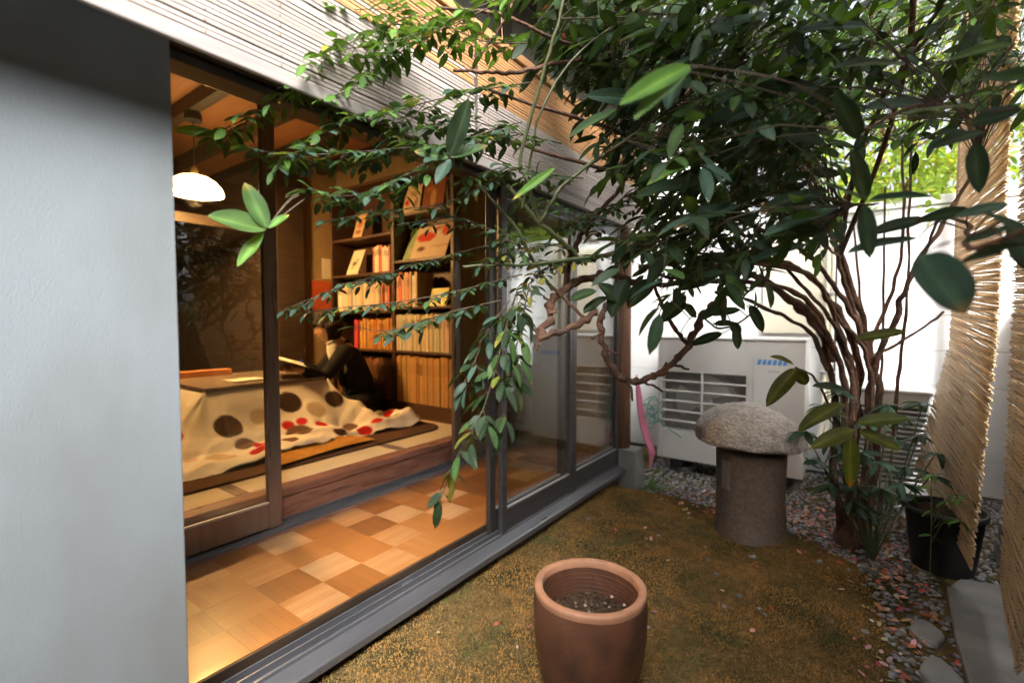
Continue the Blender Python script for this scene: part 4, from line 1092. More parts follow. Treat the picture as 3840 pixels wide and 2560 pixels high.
# ------------------------------------------------------------------ air conditioner outdoor units
def ac_unit(loc, w, d, h, label, gx0, gx1, gz0, gz1, nl, marks=True):
    x0, y0, z0 = loc
    t = thing('air_conditioner', (x0 + w / 2, y0 + d / 2, z0), label, 'air conditioner')
    X0, X1, Z0, Z1 = x0, x0 + w, z0 + 0.06, z0 + h
    gx0 += x0; gx1 += x0; gz0 += z0; gz1 += z0
    yb = y0 + d
    cs = MB()
    for b in ((X0, gx0, y0, yb, Z0, Z1), (gx1, X1, y0, yb, Z0, Z1), (gx0, gx1, y0, yb, gz1, Z1), (gx0, gx1, y0, yb, Z0, gz0)):
        q = MB(); q.box(*b); q.build('casing_panel', M['ac_white'], t, bevel=0.006)
    q = MB(); q.box(X0 - 0.006, X1 + 0.006, y0 - 0.008, yb + 0.004, Z1 + 0.0005, Z1 + 0.022); q.build('top_cover', M['ac_white'], t, bevel=0.008)
    q = MB(); q.box(gx0, gx1, y0 + 0.10, y0 + 0.11, gz0, gz1); q.build('back_plate', M['ac_dark'], t)
    cx, cz, rr = (gx0 + gx1) / 2, (gz0 + gz1) / 2, min(gx1 - gx0, gz1 - gz0) * 0.5
    # fan: hub and blades at rest
    fan = MB(); fan.tube([(cx, y0 + 0.055, cz), (cx, y0 + 0.09, cz)], 0.06, n=20)
    fo = fan.build('fan_hub', M['ac_grille'], t)
    for k in range(3):
        a0 = 2 * math.pi * k / 3 + 0.4
        q = MB(); vs = []
        for i in range(7):
            a = a0 + 1.35 * i / 6
            for r_, yy in ((0.058, 0.07), (rr * 0.9, 0.062 + 0.03 * (i / 6 - 0.5))):
                vs.append((cx + r_ * math.cos(a), y0 + yy + 0.012 * (i / 6), cz + r_ * math.sin(a)))
        q.add(vs, [(2 * i, 2 * i + 1, 2 * i + 3, 2 * i + 2) for i in range(6)]); q.build('blade', M['ac_grille'], fo, smooth=True)
    # wire guard rings
    g = MB()
    r_ = 0.06
    while r_ < rr * 1.1:
        ring = [(cx + r_ * math.cos(a), y0 + 0.030, cz + r_ * math.sin(a)) for a in [2 * math.pi * i / 40 for i in range(41)]]
        ring = [p_ for p_ in ring]
        g.tube(ring, 0.0016, n=4, caps=False); r_ += 0.017
    go = g.build('fan_guard', M['ac_grille'], t); go['kind'] = 'stuff'
    # broad louvres
    for i in range(nl + 1):
        z = gz0 + (gz1 - gz0) * i / nl
        q = MB(); Mx = Matrix.Translation((0, y0 + 0.004, z)) @ Matrix.Rotation(R(-24), 4, 'X')
        q.box(gx0 - 0.001, gx1 + 0.001, -0.004, 0.030, -0.006, 0.006, M=Mx); q.build('louvre', M['ac_white'], t, bevel=0.002)
    for gx in ((gx0 + gx1) / 2,):
        q = MB(); q.box(gx - 0.008, gx + 0.008, y0 - 0.002, y0 + 0.012, gz0 + 0.004, gz1 - 0.004); q.build('grille_bar', M['ac_white'], t, bevel=0.002)
    for fx in (X0 + 0.10, X1 - 0.16):
        q = MB(); q.box(fx, fx + 0.09, y0 + 0.01, yb - 0.01, z0 - 0.012, Z0 - 0.0005); q.build('foot', M['black_plastic'], t, bevel=0.004)
    if marks:
        # blue maker's mark of slanted strokes, grey line of print, pink sticker, panel seam
        lx, lz = x0 + w * 0.705, z0 + h - 0.165
        for i in range(6):
            q = MB(); a = lx + i * 0.032
            q.add([(a, y0 - 0.0012, lz), (a + 0.024, y0 - 0.0012, lz - 0.001), (a + 0.032, y0 - 0.0012, lz + 0.036), (a + 0.010, y0 - 0.0012, lz + 0.036)], [(0, 1, 2, 3)]); q.build('maker_mark', M['ac_blue'], t)
        q = MB()
        for i in range(9):
            a = lx + 0.07 + i * 0.0085
            q.add([(a, y0 - 0.0012, lz - 0.052), (a + 0.006, y0 - 0.0012, lz - 0.052), (a + 0.006, y0 - 0.0012, lz - 0.038), (a, y0 - 0.0012, lz - 0.038)], [(0, 1, 2, 3)])
        q.build('print_line', M['ac_grey'], t)
        q = MB(); q.box(x0 + w * 0.905, x0 + w * 0.945, y0 - 0.0014, y0 - 0.0004, lz - 0.125, lz - 0.098); q.build('sticker', M['ac_pink'], t)
        q = MB(); q.box(gx1 + 0.045, gx1 + 0.050, y0 - 0.003, y0 + 0.001, Z0 + 0.01, Z1 - 0.12); q.build('seam', M['ac_grille'], t)
    return t
ac_unit((-1.268, 3.75, 0.055), 1.005, 0.36, 1.0, 'large white air conditioner unit with wide louvres behind the stone pillar', 0.032, 0.64, 0.285, 0.755, 6)
ac_unit((-0.10, 3.93, 0.03), 0.52, 0.30, 0.70, 'small white air conditioner unit half hidden behind the shrub and black pot', 0.04, 0.48, 0.10, 0.62, 16, marks=False)
for (bx, by) in ((-1.15, 3.80), (-0.42, 3.80)):
    q = MB(); q.box(bx, bx + 0.12, by, by + 0.28, -0.03, 0.038)
    tag(q.build('concrete_block', M['concrete'], bevel=0.008), 'grey concrete block under the large air conditioner ' + ('beside the drain pipe' if bx < -1 else 'behind the stone pillar'), 'block', 'blocks carrying the large air conditioner')
for (bx, by) in ((-0.05, 3.96), (0.25, 3.96)):
    q = MB(); q.box(bx, bx + 0.12, by, by + 0.24, -0.03, 0.014)
    tag(q.build('concrete_block', M['concrete'], bevel=0.006), 'grey concrete block under the small air conditioner ' + ('on the large unit side' if bx < 0 else 'on the reed screen side'), 'block', 'blocks carrying the small air conditioner')
# drain pipe in the gap left of the unit
pp = thing('drain_pipe', (-1.33, 4.30, 0.0), 'dark drain pipe standing in the gap left of the large unit', 'pipe')
q = MB(); q.tube([(-1.345, 4.30, -0.03), (-1.345, 4.30, 0.98)], 0.045, n=16); q.build('pipe', M['black_plastic'], pp, smooth=True)
q = MB(); q.tube([(-1.345, 4.30, 0.50), (-1.345, 4.30, 0.55)], 0.053, n=16); q.build('collar', M['black_plastic'], pp)

# ------------------------------------------------------------------ stone pillar with natural cap stone
PXc, PYc = -0.455, 2.905
sp = thing('stone_stool', (PXc, PYc, 0.0), 'round stone pillar carrying a rough pale cap stone on the moss', 'stone')
def wob(a, z): return 0.012 * math.sin(3 * a + 1) + 0.008 * math.sin(7 * a + z * 9) + 0.008 * mnoise.noise(Vector((math.cos(a) * 3, math.sin(a) * 3, z * 6)))
q = MB(); q.lathe([(0.184, -0.05), (0.183, 0.03), (0.178, 0.10), (0.174, 0.25), (0.176, 0.40), (0.179, 0.470), (0.165, 0.482), (0.001, 0.484)], (PXc, PYc, 0), n=56, wob=wob)
pl = q.build('pillar', M['pillar'], sp, smooth=True)
# pale patch on the flank: light falling there, painted as lighter stone
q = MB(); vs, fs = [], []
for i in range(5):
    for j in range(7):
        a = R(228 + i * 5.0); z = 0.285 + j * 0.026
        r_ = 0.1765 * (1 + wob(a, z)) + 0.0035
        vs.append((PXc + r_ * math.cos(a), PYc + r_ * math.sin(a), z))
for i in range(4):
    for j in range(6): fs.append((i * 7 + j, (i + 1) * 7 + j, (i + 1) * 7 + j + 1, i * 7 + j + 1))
q.add(vs, fs); q.build('lit_patch', M['patch'], pl, smooth=True)
# cap: an irregular boulder
cv, cf = [], []
nu, nv = 72, 40
for i in range(nv + 1):
    th = math.pi * i / nv
    for j in range(nu):
        ph = 2 * math.pi * j / nu
        d = Vector((math.sin(th) * math.cos(ph), math.sin(th) * math.sin(ph), math.cos(th)))
        p_ = Vector((d.x * 0.280, d.y * 0.25, (d.z * 0.195 if d.z > 0 else d.z * 0.035)))
        e = 1 + 0.06 * mnoise.noise(d * 1.3 + Vector((3, 1, 2))) + 0.06 * mnoise.noise(d * 2.9) + 0.035 * mnoise.noise(d * 7.0) + 0.02 * mnoise.noise(d * 16.0)
        p_ = p_ * e
        p_.z += 0.02 * (1 - ((d.x + 0.3) / 1.3) ** 2) * max(0, d.z) - 0.012 * d.x
        p_.x, p_.y = p_.x * cy_ - p_.y * sy_, p_.x * sy_ + p_.y * cy_
        p_.z = max(p_.z, -0.050 + 0.006 * mnoise.noise(d * 5))
        cv.append(Vector((PXc - 0.01, PYc - 0.005, 0.533)) + p_)
for i in range(nv):
    for j in range(nu): cf.append((i * nu + j, i * nu + (j + 1) % nu, (i + 1) * nu + (j + 1) % nu, (i + 1) * nu + j))
q = MB(); q.add(cv, cf); q.build('cap_stone', M['stone'], sp, smooth=True)

# ------------------------------------------------------------------ terracotta jar
JX, JY, JG = -0.668, 1.352, 0.02
jar = thing('clay_jar', (JX, JY, JG), 'tall brown glazed clay jar with pale rim standing open on the moss', 'jar')
def jw(a, z): return 0.012 * math.sin(2 * a + 0.6) + 0.006 * math.sin(5 * a + z * 14) + 0.008 * mnoise.noise(Vector((math.cos(a) * 5, math.sin(a) * 5, z * 7)))
prof_o = [(0.128, -0.03), (0.145, 0.03), (0.166, 0.12), (0.176, 0.20), (0.1785, 0.26), (0.176, 0.30), (0.174, 0.317)]
q = MB(); q.lathe([(r_, z) for r_, z in prof_o], (JX, JY, JG), n=72, wob=jw)
q.lathe([(0.149, 0.315), (0.146, 0.28), (0.147, 0.22), (0.145, 0.14), (0.13, 0.06)], (JX, JY, JG), n=72, wob=jw)
jb_ = q.build('jar_body', M['terracotta'], jar, smooth=True)
q = MB(); q.lathe([(0.174, 0.3165), (0.1755, 0.328), (0.1745, 0.335), (0.172, 0.338), (0.162, 0.339), (0.153, 0.338), (0.150, 0.335), (0.149, 0.314)], (JX, JY, JG), n=72, wob=jw)
q.build('rim', M['rim_clay'], jar, smooth=True)
q = MB()                                              # throwing rings inside
for z in (0.235, 0.25, 0.265, 0.28, 0.295):
    rr = 0.1468
    q.tube([(JX + rr * (1 + jw(a, z)) * math.cos(a), JY + rr * (1 + jw(a, z)) * math.sin(a), JG + z) for a in [2 * math.pi * i / 48 for i in range(49)]], 0.0016, n=5, caps=False)
q.build('throwing_ring', M['terracotta'], jb_, smooth=True)
q = MB(); vs = [(JX, JY, JG + 0.235)]; 
for ring in range(1, 9):
    for k in range(32):
        a = 2 * math.pi * k / 32; r_ = 0.145 * ring / 8
        vs.append((JX + r_ * math.cos(a), JY + r_ * math.sin(a), JG + 0.225 + 0.02 * mnoise.noise(Vector((r_ * math.cos(a) * 25, r_ * math.sin(a) * 25, 1)))))
fs = [(0, 1 + k, 1 + (k + 1) % 32) for k in range(32)]
for ring in range(7):
    for k in range(32): fs.append((1 + ring * 32 + k, 1 + ring * 32 + (k + 1) % 32, 1 + (ring + 1) * 32 + (k + 1) % 32, 1 + (ring + 1) * 32 + k))
q.add(vs, fs); q.build('soil', M['soil'], jar, smooth=True)
# grit and a wisp of grass in the jar
sv, sf, scol = [], [], []
for i in range(60):
    a, r_ = rng.uniform(0, 6.28), 0.13 * math.sqrt(rng.random())
    c_ = Vector((JX + r_ * math.cos(a), JY + r_ * math.sin(a), JG + 0.237 + rng.uniform(-0.003, 0.006)))
    s_ = rng.uniform(0.003, 0.009); k = len(sv)
    sv += [c_ + Vector(v) * s_ for v in ((1, 0, 0.1), (-0.8, 0.4, 0), (0, 1, 0.2), (0.1, -0.9, 0), (0, 0, 0.8), (0, 0, -0.7))]
    sf += [(k, k + 2, k + 4), (k + 2, k + 1, k + 4), (k + 1, k + 3, k + 4), (k + 3, k, k + 4), (k + 2, k, k + 5), (k + 1, k + 2, k + 5), (k + 3, k + 1, k + 5), (k, k + 3, k + 5)]
    g = rng.choice(((0.10, 0.085, 0.06), (0.22, 0.18, 0.12), (0.07, 0.06, 0.045), (0.32, 0.28, 0.2)))
    scol += [(*g, 1)] * 6
tag(raw_mesh('grit', sv, sf, M['cover_paint'], kind='stuff', smooth=False, cols=scol), 'pale grit lying on the soil inside the clay jar', 'grit')

# ------------------------------------------------------------------ black pot behind the reed screen
bp_ = thing('plant_pot', (0.372, 3.06, 0.0), 'black plastic plant pot half behind the reed screen', 'pot')
q = MB(); q.lathe([(0.118, 0.002), (0.148, 0.27), (0.158, 0.272), (0.160, 0.300), (0.150, 0.302), (0.146, 0.262), (0.001, 0.262)], (0.372, 3.06, 0), n=40)
q.lathe([(0.001, 0.002), (0.118, 0.002)], (0.372, 3.06, 0), n=40)
q.build('pot_body', M['black_plastic'], bp_, smooth=True)
q = MB(); q.lathe([(0.145, 0.270), (0.08, 0.288), (0.001, 0.292)], (0.372, 3.06, 0), n=32, wob=lambda a, z: 0.03 * math.sin(5 * a)); q.build('soil', M['soil'], bp_, smooth=True)

# ------------------------------------------------------------------ reed screens
def reed_screen(near, far, label, jag=0.010, pitch=0.0074):
    """near / far: lists of (x, y, z) down the two edges, bottom first; reeds run between them"""
    t = thing('reed_screen', tuple((Vector(near[0]) + Vector(far[0])) / 2), label, 'reed screen')
    def along(e, z):
        for a, b in zip(e, e[1:]):
            if z <= b[2] or b is e[-1]:
                f = (z - a[2]) / (b[2] - a[2]); return Vector(a) + (Vector(b) - Vector(a)) * f
    q = MB()
    nH = int((near[-1][2] - near[0][2]) / pitch)
    for i in range(nH):
        f = (i + 0.5) / nH
        a = along(near, near[0][2] + (near[-1][2] - near[0][2]) * f); b = along(far, far[0][2] + (far[-1][2] - far[0][2]) * f)
        d = (b - a).normalized()
        a = a - d * rng.uniform(-jag, jag); b = b + d * rng.uniform(-jag, jag)
        off = Vector((rng.uniform(-0.003, 0.003), 0, rng.uniform(-0.0015, 0.0015)))
        r_ = rng.uniform(0.0038, 0.0052)
        pts = [a + (b - a) * s_ + off + Vector((0.004 * math.sin(s_ * 7 + i * 1.7), 0, 0.003 * math.sin(s_ * 5 + i))) for s_ in (0, 0.25, 0.5, 0.75, 1)]
        q.tube(pts, [r_, r_ * rng.uniform(0.85, 1.1), r_, r_, r_ * rng.uniform(0.7, 1)], n=5)
    ro = q.build('reeds', M['reed'], t, kind='stuff', smooth=True)
    for s_ in (0.06, 0.25, 0.45, 0.65, 0.85, 0.96):
        q = MB()
        pts = []
        for i in range(nH + 1):
            f = i / nH
            a = along(near, near[0][2] + (near[-1][2] - near[0][2]) * f); b = along(far, far[0][2] + (far[-1][2] - far[0][2]) * f)
            pts.append(a + (b - a) * s_ + Vector((0.0065 if i % 2 else -0.0065, 0, 0)))
        q.tube(pts, 0.0014, n=4); q.build('binding_cord', M['reed_cord'], t)
    return t
reed_screen([(0.423, 2.717, 0.15), (0.467, 2.717, 1.10), (0.49, 2.70, 2.72)], [(0.329, 3.90, 0.27), (0.468, 3.90, 1.05), (0.50, 3.90, 2.72)], 'reed screen hanging over the black pot with its foot kicked into the garden')
reed_screen([(0.4275, 2.036, 0.12), (0.49, 1.98, 0.6), (0.56, 1.85, 1.15), (0.60, 1.75, 2.72)], [(0.49, 2.60, 0.185), (0.489, 2.60, 1.10), (0.50, 2.57, 2.72)], 'reed screen ending above the grey path with a narrow ragged foot')
reed_screen([(0.62, 0.0, 0.10), (0.63, 0.0, 2.72)], [(0.62, 1.73, 0.10), (0.64, 1.73, 2.72)], 'reed screen mirrored in the inner glass door along the path')

# dark board fence behind the screens
fn = thing('board_fence', (0.86, 2.2, 0.0), 'dark board fence standing behind the reed screens', 'fence')
y = -0.6; pb = None
while y < 4.38:
    w = rng.uniform(0.115, 0.135)
    q = MB(); q.box(0.85 + rng.uniform(-0.002, 0.002), 0.868, y, y + w, 0.02, 1.30 + rng.uniform(-0.004, 0.004)); q.build('board', M['fence_wood'], fn, bevel=0.002, seg=1)
    y += w + 0.004
for z in (0.4, 1.1):
    q = MB(); q.box(0.8685, 0.90, -0.6, 4.38, z, z + 0.06); q.build('rail', M['fence_wood'], fn, bevel=0.002)
for yy in (-0.4, 1.1, 2.6, 4.1):
    q = MB(); q.box(0.9005, 0.97, yy, yy + 0.075, -0.05, 1.36); q.build('post', M['fence_wood'], fn, bevel=0.003)
pw = thing('tall_post', (0.50, 4.05, 0.0), 'reddish brown wooden post rising above the reed screen', 'post')
q = MB(); q.tube([(0.565, 4.30, -0.03), (0.56, 4.30, 1.5), (0.555, 4.30, 3.4)], [0.042, 0.04, 0.038], n=16); q.build('shaft', M['post_wood'], pw, smooth=True)
q = MB(); q.tube([(0.555, 4.30, 3.4), (0.555, 4.30, 3.43)], [0.046, 0.03], n=16); q.build('cap', M['post_wood'], pw)
# concrete slabs stacked between the screens
for i, (x0, y0, z0, w, d, h) in enumerate(((0.60, 2.955, 0.004, 0.23, 0.40, 0.10), (0.61, 2.965, 0.106, 0.22, 0.38, 0.09), (0.63, 2.98, 0.198, 0.20, 0.34, 0.08))):
    q = MB(); q.box(x0, x0 + w, y0 + 0.05, y0 + d, z0, z0 + h)
    tag(q.build('concrete_slab', M['concrete'], bevel=0.008), ('lowest', 'middle', 'topmost')[i] + ' grey slab of the stack between the two reed screens', 'slab', 'stacked slabs by the fence')

# ------------------------------------------------------------------ hose, twine, grass by the footing
hs = thing('pink_hose', (-1.22, 3.42, 0.0), 'bundle of pink hose hanging beside the concrete footing', 'hose')
for k in range(4):
    ox = 0.012 * k
    q = MB(); q.tube(curve([(-1.295 + ox * 0.3, 3.36 + ox, 0.80 - 0.03 * k), (-1.288 + ox * 0.4, 3.37 + ox, 0.62), (-1.262 + ox * 0.7, 3.38 + ox, 0.42), (-1.205 + ox * 0.6, 3.39 + ox, 0.25), (-1.195 + ox * 0.3, 3.40 + ox, 0.12 + 0.03 * k)]), 0.0085, n=10); q.build('strand', M['pink_hose'], hs, smooth=True)
tw = thing('teal_twine', (-1.22, 3.44, 0.4), 'tangle of teal twine tied round the pink hose', 'twine')
for k in range(7):
    pts = []
    c0 = Vector((-1.22 + rng.uniform(-0.03, 0.05), 3.44 + rng.uniform(-0.02, 0.02), 0.52 + rng.uniform(-0.1, 0.07)))
    for i in range(9):
        a = i * 0.9 + k
        pts.append(c0 + Vector((0.05 * math.cos(a) * rng.uniform(0.5, 1.2), 0.02 * math.sin(a * 1.3), 0.06 * math.sin(a) * rng.uniform(0.5, 1.2))))
    q = MB(); q.tube(curve(pts, 5), 0.0032, n=5); q.build('loop', M['teal'], tw, smooth=True)
q = MB(); q.tube(curve([(-1.19, 3.44, 0.50), (-1.12, 3.50, 0.42), (-1.03, 3.58, 0.335)]), 0.0045, n=6); q.build('tail', M['teal'], tw, smooth=True)

def blade_geo(q, b, d, ln, w, droop, col, n=6):
    d = Vector(d).normalized(); sd = d.cross(up)
    if sd.length < 1e-3: sd = Vector((1, 0, 0))
    sd.normalize(); vs = []
    h = Vector((d.x, d.y, 0)); 
    for i in range(n + 1):
        t = i / n
        p_ = Vector(b) + d * ln * t + h * ln * 0.25 * t * t - up * droop * ln * t * t
        ww = w * (1 - t) ** 0.7 * (0.6 + 0.4 * min(1, t * 4))
        vs += [p_ - sd * ww, p_ + up * ww * 0.25, p_ + sd * ww]
    fs = []
    for i in range(n):
        a = 3 * i; fs += [(a, a + 1, a + 4, a + 3), (a + 1, a + 2, a + 5, a + 4)]
    q.add(vs, fs, 0, col)
def grass_clump(cx, cy, n, ln, name, label, cols, wid=0.006):
    t = thing(name, (cx, cy, ground_z(cx, cy)), label, 'plant')
    for k in range(n):
        a = rng.uniform(0, 6.28); e = rng.uniform(0.6, 1.5)
        d = (math.cos(a) * math.cos(e), math.sin(a) * math.cos(e), math.sin(e))
        c_ = rng.choice(cols); g = rng.uniform(0.8, 1.2)
        q = MB(); blade_geo(q, (cx + 0.02 * math.cos(a), cy + 0.02 * math.sin(a), ground_z(cx, cy) - 0.005), d, ln * rng.uniform(0.6, 1.1), wid * rng.uniform(0.8, 1.3), rng.uniform(0.3, 0.75), tuple(v * g for v in c_)); q.build('blade', M['leaf'], t, smooth=True)
GREY_GREEN = [(0.14, 0.25, 0.13), (0.18, 0.30, 0.17), (0.12, 0.21, 0.10)]
grass_clump(-1.13, 3.27, 46, 0.22, 'grass_clump', 'pale green grass clump at the foot of the concrete footing', GREY_GREEN)
grass_clump(-1.20, 3.66, 10, 0.12, 'grass_clump', 'small green tuft under the left end of the large unit', [(0.10, 0.2, 0.05)])
jg = [(0.28, 0.30, 0.08), (0.22, 0.26, 0.07)]
t = thing('grass_sprig', (JX + 0.035, JY - 0.045, JG + 0.235), 'wisp of yellow green grass growing inside the clay jar', 'plant')
for k in range(9):
    a = rng.uniform(0, 6.28); e = rng.uniform(0.9, 1.45)
    q = MB(); blade_geo(q, (JX + 0.035, JY - 0.045, JG + 0.233), (math.cos(a) * math.cos(e), math.sin(a) * math.cos(e), math.sin(e)), rng.uniform(0.03, 0.06), 0.003, 0.4, rng.choice(jg)); q.build('blade', M['leaf'], t, smooth=True)

# ------------------------------------------------------------------ moss, gravel, fallen leaves
N_M = 80000
mx = nrg.uniform(-1.34, 0.13, N_M * 2); my = nrg.uniform(0.35, 3.24, N_M * 2)
# nearer ground gets the larger share
keep = [i for i in range(N_M * 2) if in_moss(mx[i], my[i])][:N_M]
mv = np.zeros((len(keep) * 4, 3)); mc = np.zeros((len(keep) * 4, 4)); mf = []
for n_, i in enumerate(keep):
    x, y = mx[i], my[i]; z = ground_z(x, y)
    a = rng.uniform(0, 6.283); h = rng.uniform(0.003, 0.009); w = rng.uniform(0.002, 0.0045)
    lx_, ly_ = rng.uniform(-0.007, 0.007), rng.uniform(-0.007, 0.007)
    ca, sa = math.cos(a) * w, math.sin(a) * w
    mv[n_ * 4] = (x - ca, y - sa, z - 0.001); mv[n_ * 4 + 1] = (x + ca, y + sa, z - 0.001)
    mv[n_ * 4 + 2] = (x + lx_ + ca * 0.3, y + ly_ + sa * 0.3, z + h); mv[n_ * 4 + 3] = (x - sa * 1.2 + lx_ * 0.5, y + ca * 1.2 + ly_ * 0.5, z + h * 0.6)
    g = mnoise.noise(Vector((x * 3.2, y * 3.2, 9.0))) + 0.55 * mnoise.noise(Vector((x * 11, y * 11, 2.0)))
    base = (0.315, 0.178, 0.056) if g > 0.02 else ((0.225, 0.145, 0.050) if g > -0.35 else (0.14, 0.125, 0.042))
    s_ = rng.uniform(0.82, 1.2)
    mc[n_ * 4:n_ * 4 + 4] = (base[0] * s_, base[1] * s_, base[2] * s_, 1)
    k = n_ * 4; mf += [(k, k + 1, k + 2), (k, k + 2, k + 3)]
M['moss'] = mat_vcol('moss', rough=0.95, spec=0.1)
tag(raw_mesh('moss', mv, mf, M['moss'], kind='stuff', smooth=False, cols=mc), 'brown and green moss covering the garden floor', 'moss')

ico = [Vector(v).normalized() for v in ((0, 1, 1.6), (0, -1, 1.6), (0, 1, -1.6), (0, -1, -1.6), (1, 1.6, 0), (-1, 1.6, 0), (1, -1.6, 0), (-1, -1.6, 0), (1.6, 0, 1), (-1.6, 0, 1), (1.6, 0, -1), (-1.6, 0, -1))]
icf = [(0, 1, 8), (0, 8, 4), (0, 4, 5), (0, 5, 9), (0, 9, 1), (1, 6, 8), (8, 6, 10), (8, 10, 4), (4, 10, 2), (4, 2, 5), (5, 2, 11), (5, 11, 9), (9, 11, 7), (9, 7, 1), (1, 7, 6), (3, 6, 7), (3, 7, 11), (3, 11, 2), (3, 2, 10), (3, 10, 6)]
gv_, gf_, gc_ = [], [], []
def stone(x, y, z, s_, col, fl=0.6):
    k = len(gv_); a = rng.uniform(0, 6.28); ca, sa = math.cos(a), math.sin(a); ex = rng.uniform(0.75, 1.3)
    for v in ico:
        r_ = s_ * rng.uniform(0.82, 1.15)
        px, py, pz = v.x * r_ * ex, v.y * r_, v.z * r_ * fl
        gv_.append((x + px * ca - py * sa, y + px * sa + py * ca, z + pz)); gc_.append((*col, 1))
    gf_.extend([(f[0] + k, f[1] + k, f[2] + k) for f in icf])
cnt = 0
while cnt < 7000:
    x, y = rng.uniform(-1.35, 0.85), rng.uniform(1.6, 4.38)
    if in_moss(x, y) and rng.random() > 0.004: continue
    if x > 0.34 and y < 2.97: continue
    if x < -1.25 and y < 3.3: continue
    g = rng.uniform(0.10, 0.42); tint = rng.choice(((1, 1, 1.06), (0.95, 1.0, 1.1), (1.1, 1, 0.92), (1, 1, 1)))
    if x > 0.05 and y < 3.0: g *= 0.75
    stone(x, y, ground_z(x, y) + rng.uniform(0.0, 0.01), rng.uniform(0.006, 0.0145), (g * tint[0], g * tint[1], g * tint[2])); cnt += 1
M['gravel'] = mat_vcol('gravel', rough=0.7, nvar=0.25, nscale=90, spec=0.4)
tag(raw_mesh('gravel', gv_, gf_, M['gravel'], kind='stuff', smooth=True, cols=gc_), 'blue grey gravel between the moss, the path and the far wall', 'gravel')
# flat stepping stones half sunk at the path's edge
for i, (x, y, s_) in enumerate(((0.25, 2.36, 0.07), (0.262, 2.10, 0.075), (0.25, 1.88, 0.06))):
    q = MB(); n = 11; o_ = [(x + s_ * (0.78 if k % 3 else 1.0) * math.cos(2 * math.pi * k / n) * 0.8, y + s_ * (1.0 + 0.12 * math.sin(3.1 * k)) * math.sin(2 * math.pi * k / n) * 1.25) for k in range(n)]
    q.add([(a, b, 0.022) for a, b in o_] + [(a * 1.0, b, -0.03) for a, b in o_], [tuple(range(n))] + [(k, n + k, n + (k + 1) % n, (k + 1) % n) for k in range(n)])
    tag(q.build('flat_stone', M['concrete'], bevel=0.01), ('flat grey stone sunk in the gravel beside the path, nearest the reed screen foot', 'flat grey stone sunk in the gravel, middle of three along the path', 'flat grey stone sunk in the gravel, farthest from the reed screens')[i], 'stone', 'sunken stones along the path')
# fallen petals and leaves
pv_, pf_, pc_ = [], [], []
PC = [(0.62, 0.22, 0.22), (0.68, 0.38, 0.34), (0.55, 0.12, 0.14), (0.52, 0.25, 0.10), (0.60, 0.42, 0.28), (0.40, 0.16, 0.07), (0.70, 0.52, 0.45)]
def petal(x, y):
    k = len(pv_); z = ground_z(x, y) + (0.014 if not in_moss(x, y) else 0.010); a = rng.uniform(0, 6.28); s_ = rng.uniform(0.006, 0.018); c_ = tuple(v * rng.uniform(0.6, 1.1) for v in rng.choice(PC))
    d = Vector((math.cos(a), math.sin(a), rng.uniform(-0.3, 0.6))); e = Vector((-math.sin(a), math.cos(a), rng.uniform(-0.2, 0.2)))
    p0 = Vector((x, y, z))
    ring = [p0 - d * s_, p0 - d * s_ * 0.4 + e * s_ * 0.6, p0 + d * s_ * 0.5 + e * s_ * 0.55, p0 + d * s_ * 1.1, p0 + d * s_ * 0.5 - e * s_ * 0.55, p0 - d * s_ * 0.4 - e * s_ * 0.6, p0 + Vector((0, 0, -0.003))]
    pv_.extend(ring); pc_.extend([(*c_, 1)] * 7); pf_.extend([(k + i, k + (i + 1) % 6, k + 6) for i in range(6)])
n = 0
while n < 700:
    z_ = rng.random()
    if z_ < 0.48: x, y = rng.gauss(-0.10, 0.17), rng.gauss(3.25, 0.2)
    elif z_ < 0.70: x, y = rng.gauss(-0.75, 0.22), rng.gauss(3.25, 0.14)
    elif z_ < 0.96: x, y = rng.gauss(0.18, 0.08), rng.uniform(1.8, 3.2)
    else: x, y = rng.uniform(-1.2, 0.1), rng.uniform(1.2, 3.2)
    if not (-1.28 < x < 0.45 and 1.1 < y < 3.75): continue
    petal(x, y); n += 1
M['petal'] = mat_vcol('petal', rough=0.7, trans=0.15, spec=0.2)
tag(raw_mesh('fallen_petals', pv_, pf_, M['petal'], kind='stuff', smooth=True, cols=pc_), 'pink and orange fallen petals strewn over gravel and moss', 'petals')

# ------------------------------------------------------------------ unseen shed and rear house, added to block sun and low sky
ns = thing('shade_shed', (1.6, -0.9, 0.0), 'added unseen shed shading the near leaves, with the beam for the reed screens', 'shed')
q = MB(); q.box(1.10, 1.18, -4.0, 0.25, -0.03, 2.74); q.build('wall', M['fence_wood'], ns)
q = MB(); q.add([(0.60, -4.1, 2.745), (0.60, 0.3, 2.745), (3.2, 0.3, 3.45), (3.2, -4.1, 3.45), (0.60, -4.1, 2.80), (0.60, 0.3, 2.80), (3.2, 0.3, 3.52), (3.2, -4.1, 3.52)], [(0, 1, 2, 3), (7, 6, 5, 4), (0, 4, 5, 1), (1, 5, 6, 2), (2, 6, 7, 3), (3, 7, 4, 0)]); q.build('roof', M['fence_wood'], ns)
q = MB(); q.box(0.44, 0.599, 0.0, 4.36, 2.721, 2.76); q.build('screen_beam', M['fence_wood'], ns)
rh = thing('rear_shade_house', (0.0, -3.4, 0.0), 'unseen house wall added behind the viewpoint to block low sky', 'house')
q = MB(); q.box(-1.28, 1.09, -3.6, -3.3, -0.03, 3.0); q.build('wall', M['stucco'], rh)
q = MB(); q.box(-1.4, 1.2, -3.8, -2.9, 3.001, 3.08); q.build('roof', M['fence_wood'], rh)

